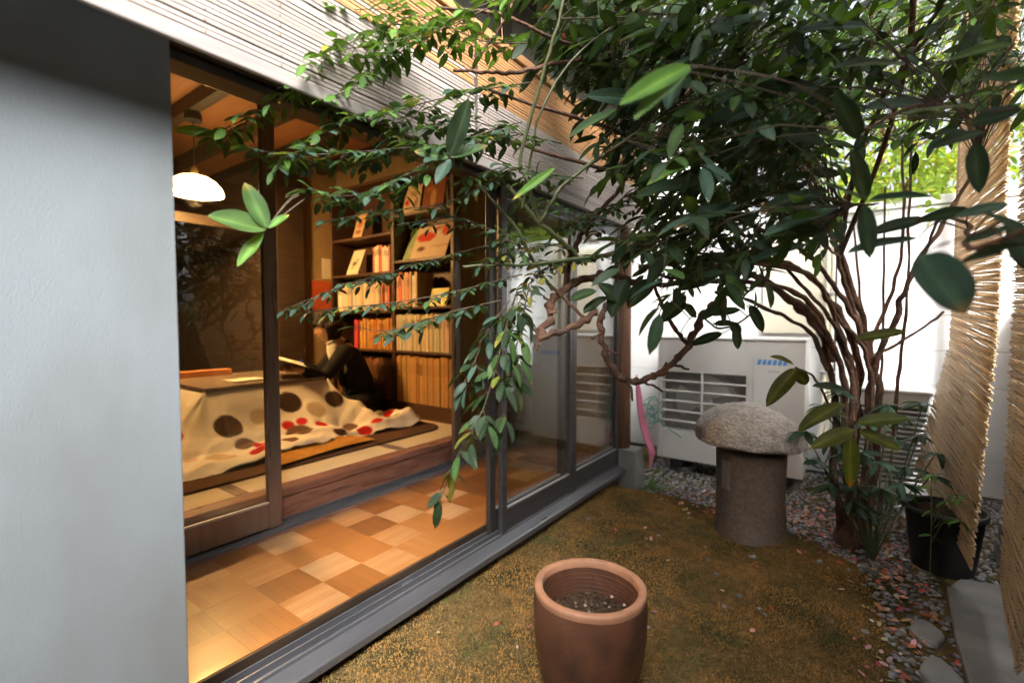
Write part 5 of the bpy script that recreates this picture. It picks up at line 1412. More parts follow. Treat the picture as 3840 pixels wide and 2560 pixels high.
# insulated pipes and a cable leaving the large unit
ap = thing('pipe_bundle', (-0.21, 3.95, 0.4), 'cream insulated pipes running from the large unit up the garden wall', 'pipe')
for k, (dx, r_) in enumerate(((0.0, 0.018), (0.035, 0.014))):
    q = MB(); q.tube(curve([(-0.262, 3.98, 0.30 + 0.06 * k), (-0.215 + dx, 4.02, 0.29 + 0.06 * k), (-0.19 + dx, 4.20, 0.36), (-0.185 + dx, 4.368, 0.62), (-0.18 + dx, 4.372, 1.2), (-0.18 + dx, 4.372, 1.98)], 6), r_, n=12); q.build('pipe', M['cream_wall'], ap, smooth=True)
q = MB(); q.tube(curve([(-0.262, 3.96, 0.22), (-0.20, 3.99, 0.16), (-0.16, 4.15, 0.14), (-0.12, 4.36, 0.30), (-0.12, 4.388, 0.9), (-0.13, 4.388, 1.95)], 6), 0.006, n=8); q.build('cable', M['black_plastic'], ap, smooth=True)
for z in (0.8, 1.4):
    q = MB(); q.box(-0.215, -0.115, 4.352, 4.398, z, z + 0.018); q.build('clip', M['ac_grey'], ap, bevel=0.002)
# ------------------------------------------------------------------ foliage
LEAVES = []          # (verts, faces, colour, apparent size)
CAMP = Vector((0, 0, CAM_Z))
def leaf(base, dirv, nrm, ln, w, col, fold=0.18, curl=0.25, rows=5, store=None, wave=0.0):
    d = Vector(dirv).normalized(); n = Vector(nrm); n = (n - d * n.dot(d))
    if n.length < 1e-4: n = d.orthogonal()
    n.normalize(); sd = d.cross(n)
    # cross sections: rim, vein edge, midrib, vein edge, rim (broad leaves) or rim, midrib, rim
    fine = rows >= 8
    cs = (-1.0, -0.45, -0.07, 0.0, 0.07, 0.45, 1.0) if fine else (-1.0, 0.0, 1.0)
    m_ = len(cs); vs, vc = [], []
    tip = rng.random() < 0.22; blot = rng.uniform(0, 6)
    for i in range(rows + 1):
        t = i / rows
        ww = w * 0.5 * 2.05 * (t ** 0.62) * ((1 - t) ** 0.72) if 0 < t < 1 else 0.0
        mid = Vector(base) + d * ln * t - n * (curl * ln * t * t)
        for c in (cs if 0 < i < rows else (0.0,)):
            rip = wave * w * math.sin(t * 11 + (2.0 if c > 0 else 0.0)) * abs(c)
            vs.append(mid + sd * (ww * c) + n * (fold * ww * abs(c) ** 1.4 + rip - (0.02 * w if (fine and c == 0) else 0)))
            g = 1.0 + 0.16 * math.sin(t * 7 + c * 3 + blot)
            if abs(c) < 0.08: k_ = (1.75, 1.55, 1.5) if fine else (1.25, 1.2, 1.15)
            elif abs(c) == 1.0: k_ = (0.95, 0.88, 0.9)
            else: k_ = (1.0, 1.0, 1.0)
            q_ = [col[z] * k_[z] * g for z in range(3)]
            if tip and t > 0.82: q_ = [q_[0] * 2.2 + 0.02, q_[1] * 1.15, q_[2] * 0.8]
            vc.append(tuple(q_))
    fs = [(0, 1 + j + 1, 1 + j) for j in range(m_ - 1)]
    for i in range(rows - 2):
        a = 1 + m_ * i
        fs += [(a + j, a + j + 1, a + m_ + j + 1, a + m_ + j) for j in range(m_ - 1)]
    a = 1 + m_ * (rows - 2); k = len(vs) - 1
    fs += [(a + j, a + j + 1, k) for j in range(m_ - 1)]
    dist = max(0.2, (Vector(base) - CAMP).length)
    (LEAVES if store is None else store).append((vs, fs, vc, ln * w / dist ** 2))

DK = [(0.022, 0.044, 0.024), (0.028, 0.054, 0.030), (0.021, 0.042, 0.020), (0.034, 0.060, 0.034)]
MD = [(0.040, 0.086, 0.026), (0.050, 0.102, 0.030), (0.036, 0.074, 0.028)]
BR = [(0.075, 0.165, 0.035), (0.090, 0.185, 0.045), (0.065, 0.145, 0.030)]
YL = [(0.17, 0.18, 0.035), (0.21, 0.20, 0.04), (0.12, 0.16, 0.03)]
BL = [(0.034, 0.074, 0.054), (0.045, 0.088, 0.066), (0.030, 0.064, 0.046)]
OL = [(0.060, 0.075, 0.014), (0.050, 0.068, 0.014), (0.068, 0.080, 0.018)]
RD = [(0.28, 0.10, 0.05), (0.22, 0.08, 0.04)]
def pick(cs):
    c = rng.choice(cs); g = rng.uniform(0.8, 1.2); return (c[0] * g, c[1] * g, c[2] * g)
def rv(s=1.0): return Vector((rng.gauss(0, s), rng.gauss(0, s), rng.gauss(0, s)))

TW = MB()            # twigs too thin to tell apart
STEMS = []           # (points, r0, r1, material)
SKEL = []            # places a twig may grow from
def stem(vp, r0, r1, m='bark', jit=0.004, world=False, knots=0.0):
    P_ = [Vector(p) if world else VP(*p) for p in vp]
    P_ = [P_[0]] + [p + rv(jit) for p in P_[1:]]
    c_ = curve(P_, 9); n = len(c_); ph = rng.uniform(0, 50)
    rad = [(r0 + (r1 - r0) * i / (n - 1)) * (1 + 0.30 * mnoise.noise(Vector((i * 0.55, ph, 0))) + knots * rng.uniform(-0.2, 0.55) * (rng.random() < 0.35)) for i in range(n)]
    c_ = [p + Vector((mnoise.noise(Vector((i * 0.3, ph, 1))), mnoise.noise(Vector((i * 0.3, ph, 5))), mnoise.noise(Vector((i * 0.3, ph, 9))))) * rad[i] * 1.1 * min(1, i / 3, (n - 1 - i) / 3) for i, p in enumerate(c_)]
    STEMS.append((c_, rad, m)); SKEL.extend(c_[::3]); return c_

# main stems from the stool of the shrub
stem([(1935, 1250, 2.54), (1925, 1150, 2.5), (1912, 1050, 2.5), (1922, 950, 2.48), (1905, 850, 2.45), (1882, 765, 2.42), (1838, 705, 2.35), (1770, 662, 2.25), (1680, 645, 2.15), (1590, 645, 2.05), (1480, 655, 1.95)], 0.020, 0.009, knots=0.4)
stem([(1950, 1250, 2.53), (1948, 1120, 2.48), (1940, 1000, 2.46), (1938, 900, 2.42), (1915, 800, 2.38), (1870, 722, 2.3), (1795, 670, 2.2), (1700, 622, 2.1), (1580, 602, 2.0), (1470, 612, 1.9)], 0.018, 0.008, knots=0.4)
stem([(1972, 1250, 2.56), (1985, 1120, 2.56), (2000, 1000, 2.56), (2005, 880, 2.55), (1985, 790, 2.5), (1948, 708, 2.45), (1898, 640, 2.4), (1848, 580, 2.3), (1780, 540, 2.2), (1690, 500, 2.1)], 0.018, 0.009, knots=0.4)
stem([(1985, 1250, 2.58), (2010, 1060, 2.6), (2020, 900, 2.62), (1998, 780, 2.6), (1968, 690, 2.55), (1930, 590, 2.5), (1888, 500, 2.45), (1850, 400, 2.4), (1790, 250, 2.3)], 0.020, 0.009, knots=0.4)
stem([(1960, 1250, 2.60), (1960, 1080, 2.62), (1965, 950, 2.64), (1978, 860, 2.6), (1950, 760, 2.55), (1900, 680, 2.5), (1840, 620, 2.4), (1740, 590, 2.3), (1640, 590, 2.2)], 0.024, 0.008, knots=0.4)
stem([(1990, 960, 2.6), (2012, 840, 2.5), (2050, 735, 2.4), (2085, 660, 2.3), (2130, 570, 2.2), (2185, 470, 2.1), (2245, 370, 2.0)], 0.017, 0.007, knots=0.3)
stem([(1915, 830, 2.4), (1895, 760, 2.4), (1850, 690, 2.3), (1760, 640, 2.2), (1660, 610, 2.1), (1560, 640, 1.95), (1490, 625, 1.9)], 0.014, 0.006, knots=0.3)
stem([(1900, 850, 2.44), (1868, 772, 2.40), (1800, 728, 2.34), (1722, 688, 2.2), (1640, 668, 2.1)], 0.012, 0.006, knots=0.3)
stem([(1985, 800, 2.5), (1965, 720, 2.5), (1940, 640, 2.45), (1920, 560, 2.4), (1945, 450, 2.3), (1990, 330, 2.2)], 0.013, 0.006)
stem([(1998, 790, 2.6), (2040, 700, 2.6), (2065, 600, 2.6), (2075, 480, 2.6), (2070, 330, 2.6)], 0.011, 0.006)
stem([(2052, 1000, 2.7), (2058, 880, 2.7), (2075, 760, 2.75), (2088, 600, 2.75), (2093, 450, 2.75), (2098, 280, 2.75)], 0.0105, 0.006)
stem([(2020, 900, 2.66), (2028, 780, 2.7), (2031, 620, 2.7), (2031, 430, 2.7)], 0.008, 0.005)
stem([(2010, 860, 2.6), (1990, 760, 2.7), (1972, 650, 2.7), (1962, 520, 2.7)], 0.008, 0.005)
stem([(2000, 820, 2.6), (2060, 790, 2.7), (2130, 745, 2.8), (2165, 715, 2.85)], 0.009, 0.007)
for k_ in range(4):
    o_ = rng.uniform(-26, 26); dd = rng.uniform(-0.08, 0.08); w_ = rng.uniform(-30, 30)
    stem([(1958 + o_ * 0.6, 1250, 2.55 + dd * 0.5), (1950 + o_ * 1.2, 1120, 2.53 + dd), (1952 + o_ * 1.6, 1000, 2.53 + dd), (1955 + o_ * 1.8, 880, 2.5 + dd), (1935 + o_ * 1.6, 790, 2.46 + dd), (1900 + w_ * 0.5, 710, 2.4 + dd), (1850 + w_, 640, 2.3), (1780 + w_, 590 + w_, 2.2), (1680, 560 + w_ * 1.6, 2.1), (1560 + w_, 540 + w_ * 2, 2.0)], rng.uniform(0.011, 0.016), 0.005, knots=0.4)
stem([(1915, 960, 2.48), (1890, 900, 2.1), (1862, 862, 1.8), (1832, 843, 1.6)], 0.006, 0.003)
stem([(1940, 1000, 2.46), (1950, 985, 2.1), (1958, 975, 1.75)], 0.006, 0.0035)
stem([(1990, 830, 2.55), (1985, 800, 2.2), (1967, 781, 1.82)], 0.006, 0.0035)
stem([(1612, 725, 1.9), (1655, 748, 1.8), (1700, 742, 1.76), (1740, 700, 1.75)], 0.0045, 0.0025)
# gnarled limbs reaching towards the house
stem([(1700, 645, 2.15), (1659, 680, 2.0), (1612, 725, 1.9), (1581, 791, 1.82), (1541, 838, 1.78), (1510, 860, 1.75), (1463, 876, 1.72), (1428, 866, 1.70), (1400, 829, 1.68), (1378, 782, 1.66), (1382, 735, 1.65), (1390, 700, 1.66)], 0.0125, 0.0105, knots=1.0, jit=0.003)
stem([(1581, 791, 1.82), (1560, 765, 1.8), (1538, 729, 1.78), (1510, 674, 1.76), (1492, 630, 1.8)], 0.0085, 0.006, knots=0.4)
stem([(1490, 655, 1.95), (1430, 640, 1.85), (1369, 634, 1.75), (1310, 658, 1.68), (1275, 690, 1.64), (1256, 740, 1.6), (1237, 777, 1.58)], 0.013, 0.012, knots=1.0, jit=0.003)
stem([(1237, 777, 1.58), (1290, 760, 1.6), (1338, 740, 1.63), (1372, 718, 1.66)], 0.0105, 0.012, knots=0.8, jit=0.002)
stem([(1300, 662, 1.68), (1308, 605, 1.68), (1322, 572, 1.68), (1341, 531, 1.7), (1400, 462, 1.75), (1463, 375, 1.8), (1530, 280, 1.9), (1600, 180, 2.0)], 0.0105, 0.006, knots=0.3)
stem([(1262, 652, 1.63), (1300, 690, 1.64), (1347, 733, 1.65)], 0.0055, 0.006)
for a, b in (((1237, 777, 1.58), (1222, 752, 1.57)), ((1240, 780, 1.58), (1228, 806, 1.58)), ((1262, 720, 1.6), (1280, 712, 1.6)), ((1262, 700, 1.62), (1248, 678, 1.62)), ((1385, 755, 1.65), (1360, 778, 1.64)), ((1390, 800, 1.66), (1420, 816, 1.66)), ((1541, 838, 1.78), (1582, 848, 1.77)), ((1510, 858, 1.75), (1530, 832, 1.74)), ((1440, 872, 1.7), (1452, 920, 1.7)), ((1475, 876, 1.72), (1522, 898, 1.74))):
    stem([a, ((a[0] + b[0]) / 2 + 4, (a[1] + b[1]) / 2, a[2]), b], 0.0055, 0.0035, knots=0.6, jit=0.001)
# green young canes
stem([(1097, 422, 1.5), (1188, 531, 1.55), (1232, 609, 1.6), (1270, 665, 1.63)], 0.0045, 0.007, 'green_stem', jit=0.001)
stem([(1165, 425, 1.5), (1241, 513, 1.52), (1300, 568, 1.6), (1330, 600, 1.66)], 0.006, 0.0115, 'green_stem', jit=0.001)
stem([(1241, 513, 1.52), (1270, 460, 1.5), (1313, 409, 1.5), (1432, 325, 1.5), (1560, 235, 1.55), (1700, 140, 1.7)], 0.0075, 0.005, 'green_stem', jit=0.001)
stem([(1063, 612, 1.5), (1150, 609, 1.52), (1228, 606, 1.55), (1431, 584, 1.65), (1540, 590, 1.85)], 0.004, 0.007, 'green_stem', jit=0.001)
stem([(1241, 513, 1.52), (1210, 420, 1.47), (1196, 366, 1.45), (1235, 220, 1.38), (1272, 90, 1.33), (1300, -30, 1.3)], 0.0065, 0.0045, 'green_stem', jit=0.001)
stem([(1200, 480, 1.5), (1218, 370, 1.46), (1250, 240, 1.42), (1330, 120, 1.45), (1440, 40, 1.5)], 0.0045, 0.003, 'green_stem', jit=0.001)
stem([(1041, 162, 1.5), (1085, 159, 1.5), (1139, 171, 1.5), (1193, 169, 1.52), (1290, 140, 1.6), (1400, 130, 1.7)], 0.0045, 0.008)
stem([(1085, 159, 1.5), (1120, 110, 1.5), (1144, 70, 1.48), (1182, -10, 1.45)], 0.0055, 0.004)
stem([(1050, 300, 1.5), (1150, 320, 1.52), (1260, 350, 1.58), (1400, 390, 1.7), (1520, 430, 1.9)], 0.004, 0.008)
# big limbs inside the crown
stem([(1850, 400, 2.4), (1700, 300, 2.2), (1560, 220, 1.95), (1420, 150, 1.75), (1280, 90, 1.55), (1150, 40, 1.45), (1000, 20, 1.4)], 0.012, 0.004)
stem([(1890, 520, 2.45), (1760, 430, 2.2), (1620, 380, 2.0), (1490, 330, 1.8), (1350, 280, 1.62), (1220, 240, 1.5), (1110, 200, 1.42)], 0.012, 0.004)
stem([(1930, 590, 2.5), (1960, 420, 2.2), (2010, 270, 1.9), (2080, 140, 1.6), (2160, 20, 1.4)], 0.012, 0.005)
stem([(2130, 570, 2.2), (2160, 500, 1.8), (2210, 520, 1.3), (2235, 540, 0.95), (2240, 560, 0.75), (2290, 560, 0.65), (2380, 520, 0.6)], 0.006, 0.003)
stem([(2245, 370, 2.0), (2230, 300, 1.5), (2200, 250, 1.1), (2100, 250, 0.95), (1990, 300, 0.9)], 0.006, 0.003)
stem([(1930, 590, 2.5), (1900, 560, 2.0), (1910, 520, 1.5), (1940, 480, 1.15), (2010, 470, 1.0)], 0.007, 0.003)

w0 = VP(1930, 590, 2.5); w1 = VP(2160, 20, 1.4)
stem([w0, Vector((0.12, 2.15, 2.1)), Vector((0.05, 1.75, 2.45)), Vector((-0.05, 1.3, 2.65)), Vector((-0.2, 0.85, 2.7))], 0.011, 0.004, world=True)
stem([w1, Vector((0.22, 1.1, 2.35)), Vector((0.3, 0.8, 2.5)), Vector((0.3, 0.5, 2.55))], 0.006, 0.003, world=True)
stem([Vector((0.05, 1.75, 2.45)), Vector((0.25, 1.5, 2.6)), Vector((0.4, 1.1, 2.7))], 0.006, 0.003, world=True)
stem([Vector((-0.05, 1.3, 2.65)), Vector((-0.25, 1.25, 2.5)), Vector((-0.35, 1.0, 2.4))], 0.005, 0.003, world=True)
def rachis_leaflets(pts, L0, cols, pin=0.085, gap=0.036, dens=1.0, yel=0.02, hang=0.16):
    """compound frond: paired pinnae with small pointed leaflets"""
    c_ = curve([VP(*p) for p in pts], 10)
    n = len(c_); TW.tube(c_[::2] + ([c_[-1]] if (n - 1) % 2 else []), [0.0022 - 0.0014 * i / max(1, len(c_[::2]) - 1) for i in range(len(c_[::2]) + (1 if (n - 1) % 2 else 0))], n=5)
    acc = 0.0; SKEL.extend(c_[::4])
    tot = sum((c_[i + 1] - c_[i]).length for i in range(n - 1)); run = 0
    for i in range(1, n):
        seg = (c_[i] - c_[i - 1]); run += seg.length; acc += seg.length
        if acc < gap / dens: continue
        acc = 0
        t = seg.normalized(); side = t.cross(up)
        if side.length < 0.2: side = t.cross(Vector((1, 0, 0)))
        side.normalize()
        fr = run / tot; pl_ = pin * (0.55 + 0.75 * math.sin(math.pi * min(1, fr * 0.9 + 0.1))) * rng.uniform(0.6, 1.15)
        for s_ in (1, -1):
            if rng.random() < 0.12: continue
            pd = (t * 0.55 + side * s_ * rng.uniform(0.6, 1.0) - up * rng.uniform(0.0, hang) + rv(0.12)).normalized()
            b = c_[i]; e = b + pd * pl_ - up * pl_ * 0.12
            TW.tube([b, (b + e) / 2 + up * 0.003, e], [0.0011, 0.0009, 0.0006], n=4)
            k = 1 + int(pl_ / 0.036)
            ps = pd.cross(up); ps = ps.normalized() if ps.length > 0.1 else side
            col = pick(YL if rng.random() < yel else cols)
            leaf(e, pd - up * rng.uniform(0.0, 0.25 + hang * 0.6) + rv(0.13), up + rv(0.28), L0 * rng.uniform(0.9, 1.2), L0 * rng.uniform(0.42, 0.52), col)
            for q_ in range(k):
                p_ = b + (e - b) * (0.35 + 0.6 * q_ / max(1, k))
                for s2 in (1, -1):
                    if rng.random() < 0.1: continue
                    leaf(p_, pd * 0.5 + ps * s2 - up * rng.uniform(-0.05, 0.22 + hang * 0.6) + rv(0.15), up + rv(0.28), L0 * rng.uniform(0.7, 1.05), L0 * rng.uniform(0.40, 0.50), pick(YL if rng.random() < yel else cols))
    d = (c_[-1] - c_[-3]).normalized()
    leaf(c_[-1], d - up * 0.2, up + rv(0.3), L0 * 1.2, L0 * 0.46, pick(cols))

GL = BR + MD + MD
BG = BL + BL + MD + DK
rachis_leaflets([(1230, -30, 1.35), (1123, 7, 1.33), (1000, 60, 1.3), (894, 100, 1.27), (785, 116, 1.25), (690, 160, 1.22)], 0.047, GL)
rachis_leaflets([(1120, 20, 1.4), (1010, 70, 1.38), (912, 116, 1.35), (817, 197, 1.32), (755, 250, 1.3)], 0.047, GL)
rachis_leaflets([(960, 30, 1.35), (870, 70, 1.32), (782, 112, 1.3), (712, 169, 1.27), (627, 232, 1.23), (536, 288, 1.2), (480, 310, 1.18)], 0.045, GL, pin=0.06)
rachis_leaflets([(1190, 310, 1.42), (1060, 330, 1.38), (912, 341, 1.34), (789, 352, 1.3), (666, 355, 1.26), (575, 343, 1.23)], 0.047, MD + BG)
rachis_leaflets([(1220, 190, 1.45), (1120, 205, 1.42), (1000, 230, 1.4), (900, 258, 1.37), (800, 280, 1.34), (700, 330, 1.3), (640, 385, 1.28)], 0.048, GL + BG)
rachis_leaflets([(1200, 380, 1.45), (1110, 425, 1.42), (1040, 461, 1.4), (950, 478, 1.38), (850, 490, 1.35), (752, 508, 1.33)], 0.036, BG, pin=0.06)
rachis_leaflets([(1200, 280, 1.45), (1100, 310, 1.4), (1000, 360, 1.36), (900, 420, 1.32), (800, 450, 1.29), (710, 440, 1.27)], 0.05, BG)
rachis_leaflets([(1240, 540, 1.55), (1100, 569, 1.5), (969, 604, 1.48), (876, 632, 1.46), (805, 650, 1.44), (735, 678, 1.42), (665, 705, 1.4)], 0.036, BG, pin=0.055)
rachis_leaflets([(1200, 630, 1.52), (1035, 672, 1.48), (900, 695, 1.45), (800, 705, 1.43), (700, 716, 1.4)], 0.038, BG, pin=0.05, dens=0.8)
rachis_leaflets([(1150, 690, 1.45), (1040, 715, 1.42), (950, 745, 1.4), (880, 760, 1.38), (815, 750, 1.37)], 0.042, DK + BG, pin=0.05, dens=0.8)
rachis_leaflets([(1200, 570, 1.5), (1110, 520, 1.46), (1030, 500, 1.43), (930, 515, 1.4)], 0.038, BG, pin=0.055)
rachis_leaflets([(1210, 100, 1.45), (1110, 95, 1.4), (1000, 50, 1.36), (880, 22, 1.33), (720, 30, 1.3)], 0.048, BR + GL)
rachis_leaflets([(1290, 330, 1.5), (1160, 300, 1.46), (1060, 275, 1.43), (960, 300, 1.4), (890, 320, 1.38)], 0.046, BG + MD)
rachis_leaflets([(1340, 410, 1.5), (1250, 400, 1.47), (1160, 385, 1.45), (1070, 410, 1.42)], 0.042, BG + MD)
rachis_leaflets([(1310, 590, 1.62), (1240, 625, 1.6), (1200, 680, 1.58), (1175, 745, 1.56)], 0.042, MD + BG + YL, yel=0.2)
rachis_leaflets([(1330, 580, 1.65), (1250, 560, 1.6), (1180, 575, 1.57), (1110, 600, 1.54)], 0.042, BG + YL, yel=0.12)
rachis_leaflets([(1420, 520, 1.72), (1340, 510, 1.68), (1270, 470, 1.64), (1200, 460, 1.6)], 0.042, MD + BG)
rachis_leaflets([(1420, 600, 1.75), (1350, 585, 1.7), (1270, 600, 1.66), (1210, 590, 1.64)], 0.042, MD + BG + YL, yel=0.15)
rachis_leaflets([(1500, 480, 1.8), (1420, 470, 1.75), (1350, 490, 1.7), (1290, 520, 1.66)], 0.042, MD + DK)
# trails hanging over the door stile
rachis_leaflets([(1190, 660, 1.4), (1160, 760, 1.36), (1135, 860, 1.33), (1105, 950, 1.3), (1068, 1015, 1.28), (1035, 1080, 1.27), (1012, 1150, 1.26)], 0.066, DK + MD + [YL[2]], pin=0.04, gap=0.055, yel=0.08, hang=0.8)
rachis_leaflets([(1215, 660, 1.42), (1195, 750, 1.4), (1180, 830, 1.37), (1165, 910, 1.34), (1150, 985, 1.32)], 0.066, DK + DK + MD, pin=0.035, gap=0.06, hang=0.7)
rachis_leaflets([(1170, 690, 1.42), (1120, 760, 1.4), (1090, 830, 1.38), (1060, 890, 1.36)], 0.058, DK + BL, pin=0.04, gap=0.05, hang=0.6)

# crown: sprigs on twigs that grow from the nearest limb
def nearest(p):
    return min(SKEL, key=lambda s: (s - p).length_squared)
def sprig(p, d, n, L0, wr, cols, twig=True, spread=0.8, store=None, tw=None, droop=0.25):
    d = Vector(d).normalized(); ln = 0.028 * n
    e = p + d * ln - up * ln * 0.15
    W = TW if tw is None else tw
    if twig:
        s = nearest(p)
        if (s - p).length > 0.05:
            m_ = (s + p) / 2 + rv(0.015) + up * 0.02
            W.tube([s, m_, p], [0.0026, 0.0019, 0.0014], n=4)
    W.tube([p, (p + e) / 2 + up * 0.004, e], [0.0018, 0.0014, 0.0008], n=4)
    for k in range(n):
        t = (k + 0.5) / n; b = p + (e - p) * t
        sd = d.cross(up); sd = sd.normalized() if sd.length > 0.1 else Vector((1, 0, 0))
        a = (1 if k % 2 else -1)
        leaf(b, d * rng.uniform(0.35, 0.8) + sd * a * spread + rv(0.28) - up * rng.uniform(0, droop), up + rv(0.4), L0 * rng.uniform(0.75, 1.2), L0 * wr * rng.uniform(0.85, 1.15), pick(cols), store=store, curl=rng.uniform(0.05, 0.35))
    leaf(e, d - up * 0.15 + rv(0.15), up + rv(0.35), L0 * 1.1, L0 * wr, pick(cols), store=store)
def poly_in(P_, x, y):
    c_ = False
    for i in range(len(P_)):
        x0, y0 = P_[i]; x1, y1 = P_[i - 1]
        if (y0 > y) != (y1 > y) and x < (x1 - x0) * (y - y0) / (y1 - y0) + x0: c_ = not c_
    return c_
leftv = Vector((-cy_, -sy_, 0)); fwdv = Vector((-sy_, cy_, 0))
CROWN = [(1250, -60), (1360, 120), (1420, 260), (1480, 430), (1510, 590), (1560, 610), (1700, 600), (1830, 560), (1930, 520), (2010, 430), (2080, 330), (2170, 260), (2300, 210), (2400, 180), (2400, -80)]
GAPS = [(1960, 380, 90, 70), (2060, 340, 150, 110), (2060, 460, 110, 60), (2230, 380, 100, 110), (2090, 190, 130, 75), (2180, 60, 90, 60), (1790, 470, 60, 40), (1750, 120, 45, 22), (1650, 430, 40, 25)]
n = 0
while n < 900:
    u, v = rng.uniform(1180, 2400), rng.uniform(-80, 620)
    if not poly_in(CROWN, u, v): continue
    if any(((u - a) / c_) ** 2 + ((v - b) / e) ** 2 < 1 and rng.random() < 0.85 for a, b, c_, e in GAPS): continue
    d0 = rng.uniform(1.6, 2.8) if rng.random() < 0.78 else rng.uniform(1.15, 1.6)
    if u < 1500: d0 = rng.uniform(1.5, 2.1)
    p = VP(u, v, d0)
    d = leftv * rng.uniform(0.2, 1.0) - fwdv * rng.uniform(-0.5, 0.7) - up * rng.uniform(0.0, 0.6) + rv(0.3)
    far = u > 1850 and v < 480 and rng.random() < 0.35
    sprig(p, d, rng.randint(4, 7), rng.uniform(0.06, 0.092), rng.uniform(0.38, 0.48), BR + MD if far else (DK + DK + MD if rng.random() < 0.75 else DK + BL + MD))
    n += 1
# deep filling behind, between the stems and the blind
n = 0
while n < 150:
    u, v = rng.uniform(1500, 1860), rng.uniform(60, 520)
    p = VP(u, v, rng.uniform(2.1, 2.75))
    if p.x < -1.0: continue
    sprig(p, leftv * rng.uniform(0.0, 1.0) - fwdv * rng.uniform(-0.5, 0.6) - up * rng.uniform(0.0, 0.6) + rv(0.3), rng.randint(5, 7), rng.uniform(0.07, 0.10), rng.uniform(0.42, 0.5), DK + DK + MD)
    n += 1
# the crown goes on overhead: unseen sprigs added to shade what lies below
n = 0
while n < 230:
    p = Vector((rng.uniform(-0.35, 0.5), rng.uniform(0.5, 1.6), rng.uniform(2.15, 2.95)))
    a_ = p - CAMP; fw = -sy_ * a_.x + cy_ * a_.y
    if fw > 0.3 and a_.z / fw < 0.78: continue
    sprig(p, leftv * rng.uniform(-0.4, 1.0) - fwdv * rng.uniform(-0.6, 0.7) - up * rng.uniform(-0.2, 0.5) + rv(0.3), rng.randint(4, 6), rng.uniform(0.07, 0.10), rng.uniform(0.42, 0.5), DK + MD)
    n += 1
# broad leaves nearer the lens: (stalk end, tip, width) on the sketch, distance of each end
BIG = [((610, 528), (449, 482), 62, 1.12, 1.05, MD), ((612, 524), (562, 418), 52, 1.12, 1.10, MD), ((606, 535), (541, 610), 40, 1.12, 1.10, BR), ((616, 524), (662, 488), 24, 1.12, 1.15, BR), ((500, 312), (388, 292), 34, 1.18, 1.14, BR),
       ((1032, 358), (1086, 196), 52, 1.28, 1.2, DK), ((1030, 362), (952, 345), 36, 1.28, 1.25, MD), ((1036, 362), (1120, 330), 34, 1.28, 1.3, MD), ((1034, 366), (1000, 420), 34, 1.28, 1.26, BL),
       ((1585, 150), (1350, 262), 58, 0.82, 0.74, BR), ((1585, 155), (1385, 320), 62, 0.82, 0.76, MD), ((1560, 160), (1530, 250), 50, 0.84, 0.86, BL),
       ((1275, 385), (1180, 450), 22, 1.3, 1.25, BR), ((1420, 250), (1290, 320), 44, 1.3, 1.25, MD), ((1600, 370), (1480, 420), 40, 1.2, 1.15, BR),
       ((2112, 582), (2225, 716), 118, 0.66, 0.62, BL), ((2352, 560), (2110, 620), 44, 0.72, 0.80, DK), ((2400, 640), (2290, 470), 70, 0.72, 0.78, DK), ((2400, 560), (2255, 480), 40, 0.7, 0.75, DK), ((2320, 470), (2160, 500), 40, 0.8, 0.85, BL), ((2330, 520), (2180, 560), 30, 0.8, 0.85, DK),
       ((1975, 320), (1915, 200), 52, 0.9, 0.86, DK), ((1985, 250), (2240, 205), 50, 0.95, 1.0, BL), ((2240, 245), (1920, 240), 56, 0.95, 0.85, MD), ((2080, 150), (1850, 130), 60, 1.1, 1.0, DK), ((2000, 60), (1800, 40), 60, 1.2, 1.1, DK),
       ((2260, 300), (2140, 330), 48, 0.95, 0.92, DK), ((2240, 330), (2250, 440), 48, 0.95, 0.9, DK), ((2352, 250), (2180, 290), 56, 0.8, 0.85, DK), ((2400, 180), (2200, 170), 56, 0.8, 0.9, MD), ((2330, 100), (2140, 130), 44, 1.0, 1.0, MD),
       ((1990, 460), (1955, 330), 46, 1.0, 0.95, DK), ((1990, 462), (1870, 400), 50, 1.0, 0.95, BL), ((1985, 470), (2000, 590), 44, 1.0, 0.98, DK), ((1995, 460), (2200, 440), 46, 1.0, 0.95, BL),
       ((1930, 470), (1640, 570), 66, 1.15, 1.0, BL), ((1900, 440), (1700, 470), 60, 1.2, 1.1, DK), ((1700, 470), (1480, 540), 66, 1.25, 1.15, BL), ((1620, 420), (1400, 450), 60, 1.35, 1.25, DK), ((2110, 545), (1880, 570), 60, 1.1, 1.0, BL), ((1860, 560), (1690, 600), 50, 1.25, 1.2, BL), ((2130, 500), (1960, 540), 44, 1.1, 1.05, DK), ((2230, 480), (2090, 510), 36, 1.0, 1.0, DK),
       ((1800, 330), (1600, 370), 64, 1.3, 1.2, DK), ((1760, 240), (1560, 300), 64, 1.3, 1.2, DK), ((1900, 330), (1740, 280), 56, 1.2, 1.15, DK), ((1680, 120), (1480, 150), 60, 1.3, 1.2, BL), ((1880, 200), (1690, 190), 58, 1.2, 1.15, DK), ((1560, 60), (1380, 90), 54, 1.4, 1.3, MD), ((1780, 30), (1600, 60), 58, 1.3, 1.2, DK), ((1480, 230), (1330, 210), 44, 1.4, 1.35, BL),
       ((1572, 690), (1520, 735), 44, 1.7, 1.66, DK), ((1640, 620), (1560, 660), 54, 1.7, 1.65, DK), ((1500, 640), (1440, 700), 58, 1.7, 1.66, DK), ((1420, 690), (1375, 650), 46, 1.68, 1.66, DK), ((1440, 640), (1400, 725), 58, 1.68, 1.66, DK), ((1340, 720), (1395, 675), 34, 1.66, 1.68, DK), ((1310, 690), (1370, 665), 36, 1.66, 1.64, MD)]
